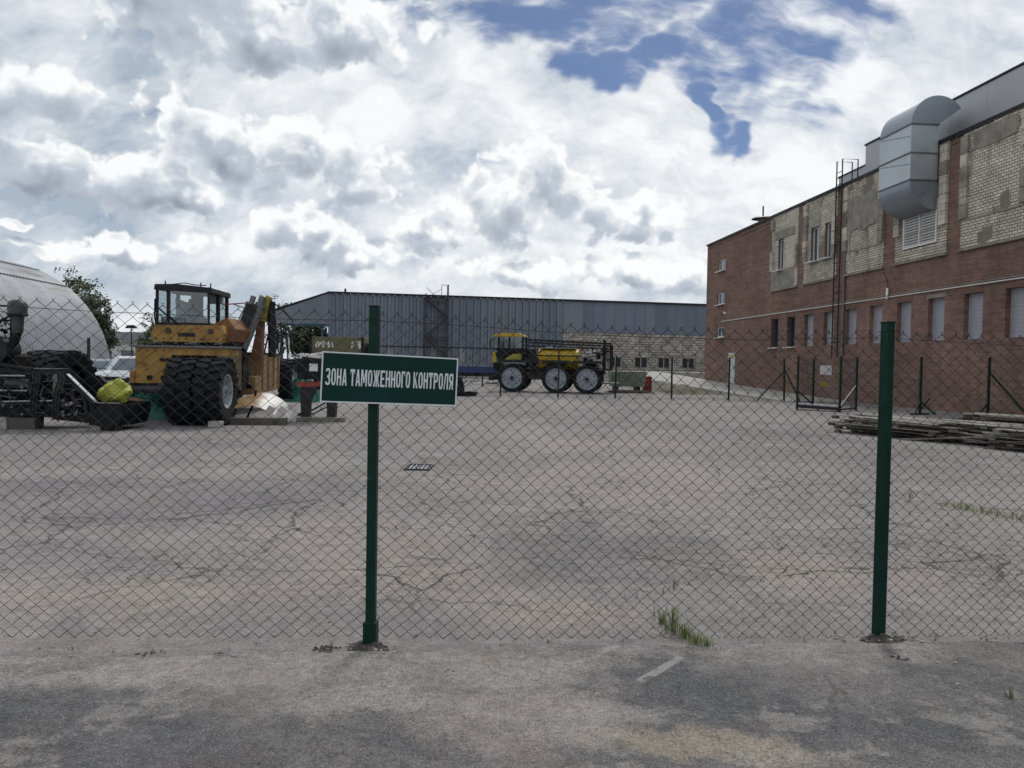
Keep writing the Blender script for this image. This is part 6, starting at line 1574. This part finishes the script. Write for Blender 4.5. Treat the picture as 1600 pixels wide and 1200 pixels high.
# ------------------------------------------------------------------ trees and far things at the left
def tree(loc, h, rad, label, seed, n=5200, trunk=.16, leaf=.16, low=.25, group='trees beyond the arched shed'):
    r = random.Random(seed); root = thing('tree', loc, label, 'tree', group, local=True)
    tk = MB(); tk.tube([(0, 0, -.1), (.05, 0, h * .3), (.1, .05, h * .6), (.0, .1, h * .92)], [trunk, trunk * .8, trunk * .5, trunk * .12], 8)
    tips = []
    for k in range(16):
        a = r.uniform(0, 6.28); z0 = h * r.uniform(.22, .75); ln = rad * r.uniform(.5, 1.0) * (1.1 - z0 / h * .6)
        e = Vector((math.cos(a) * ln, math.sin(a) * ln, z0 + ln * r.uniform(.4, .9))); tk.tube([(0.05, 0, z0), (e.x * .5, e.y * .5, z0 + (e.z - z0) * .4), e], [trunk * .35, trunk * .22, trunk * .06], 5)
        tips.append(e)
    tk.build('trunk', M['bark'], root)
    lf = MB(); cl = []
    for e in tips: cl += [(e + Vector((r.gauss(0, .3), r.gauss(0, .3), r.gauss(0, .3))) * rad * .35, rad * r.uniform(.16, .36)) for _ in range(4)]
    for k in range(14): cl.append((Vector((r.gauss(0, rad * .3), r.gauss(0, rad * .3), h * r.uniform(low, 1.0))), rad * r.uniform(.15, .3)))
    for k in range(n):
        c, s = r.choice(cl); d = Vector((r.gauss(0, 1), r.gauss(0, 1), r.gauss(0, 1))); d = d.normalized() * s * (r.random() ** .45)
        p = c + Vector((d.x, d.y, d.z * .8)); u = Vector((r.gauss(0, 1), r.gauss(0, 1), r.gauss(0, .6))).normalized(); v = u.cross(Vector((r.gauss(0, 1), r.gauss(0, 1), r.gauss(0, 1)))).normalized()
        q = leaf * r.uniform(.5, 1.1); lf.add([p - u * q, p + v * q * .5, p + u * q, p - v * q * .5], [(0, 1, 2, 3)])
    lf.build('crown', M['leaf'], root, fix=False)
tree((-39.4, 68, 0), 9.9, 3.0, 'tall leafy tree rising behind the crest of the arched shed', 1, 3200)
tree((-36.6, 66, 0), 7.6, 2.6, 'bushy tree at the right shoulder of the arched shed', 2, 5200)
tree((-34.9, 65, 0), 5.6, 1.9, 'lower bushy tree right beside the foot of the arched shed', 3, 4200, low=.1)
tree((-34.6, 61.5, 0), 3.6, 1.4, 'small bush beside the arched shed behind the parked cars', 6, 2600, low=.05)
tree((-44.0, 94, 0), 7.0, 2.0, 'thin distant tree between the shed and the crane cab', 4, 1500, leaf=.2)
tree((-41.3, 90, 0), 5.2, 2.2, 'distant bushy tree just left of the crane cab', 9, 2200, leaf=.2, low=.1)
tree((-31.5, 105, 0), 10.6, 2.4, 'far tree showing above the sloping warehouse canopy', 5, 1500, leaf=.22)
tree((-27.2, 104, 0), 9.6, 2.2, 'far tree behind the left end of the warehouse canopy', 7, 2500, leaf=.22)
tree((-21.8, 92, 0), 5.2, 2.6, 'dark bush under the warehouse canopy', 8, 3500, leaf=.2, low=.05, group='bushes under the canopy')
for i_, (x_, y_, h_, s_) in enumerate(((-23.6, 90.5, 5.4, 2.5), (-25.6, 94, 6.0, 2.8), (-19.6, 94, 5.0, 2.4))):
    tree((x_, y_, 0), h_, s_, ('dense bush in the middle under the warehouse canopy', 'dense bush at the left end of the warehouse canopy', 'dense bush behind the right canopy post')[i_], 40 + i_, 5200, leaf=.26, low=.03, group='bushes under the canopy')
def far_left():
    root = thing('low_white_building', (-46, 97, 0), 'low white flat-roofed building in the distance beyond the cars', 'building')
    MB().b2((-56, 97, 0), (-38, 105, 3.4)).build('wall', M['white_paint'], root)
    MB().b2((-56.4, 96.6, 3.4), (-37.6, 105.4, 4.7)).build('roof_fascia', M['clad_pale'], root)
    for k in range(6): MB().b2((-55 + k * 2.8, 96.93, 1.0), (-53.4 + k * 2.8, 97, 2.4)).build('window', M['window_grey'], root)
    l = thing('street_lamp', (-34.6, 70, 0), 'thin dark street lamp standing between shed and crane', 'lamp')
    MB().cyl((-34.6, 70, 0), (-34.75, 70, 4.2), .07, .05, 8).build('pole', M['charcoal'], l)
    MB().prism([(-.55, 0), (.55, 0), (.25, .3), (-.3, .28)], (-34.75, 69.9, 4.2), (1, 0, 0), (0, 0, 1), (0, .3, 0)).build('lamp_head', M['charcoal'], l, bevel=.03)
    for (x, y, h, lab) in ((-17.1, 31.0, 2.35, 'dark green post in front of the white car'), (-20.9, 31.0, 2.3, 'dark green post beside the arched shed right of the tyres'), (-24.0, 31.0, 2.3, 'dark green post before the arched shed above the tyres')):
        r = thing('side_fence_post', (x, y, 0), lab, 'post', 'posts along the left side of the yard', local=True)
        link('post', MB().b2((-.045, -.045, -.05), (.045, .045, h)).mesh('post', M['green_dark']), r)
        link('cap', MB().b2((-.05, -.05, h + .002), (.05, .05, h + .02)).mesh('cap', M['green_dark']), r)
    s = thing('curved_pipe', (-8.0, 34, 0), 'thin white curved lamp pipe behind the crane by the canopy', 'pipe', local=True)
    link('pipe', MB().tube([(0, 0, 0), (0, 0, 2.6), (-.08, 0, 2.85), (-.3, 0, 2.98), (-.6, 0, 2.98)], .035, 6).mesh('pipe', M['white_paint']), s)
    link('base', MB().b2((-.12, -.12, 0), (.12, .12, .08)).mesh('base', M['concrete']), s); s.location = (-9.9, 34, 0)
far_left()
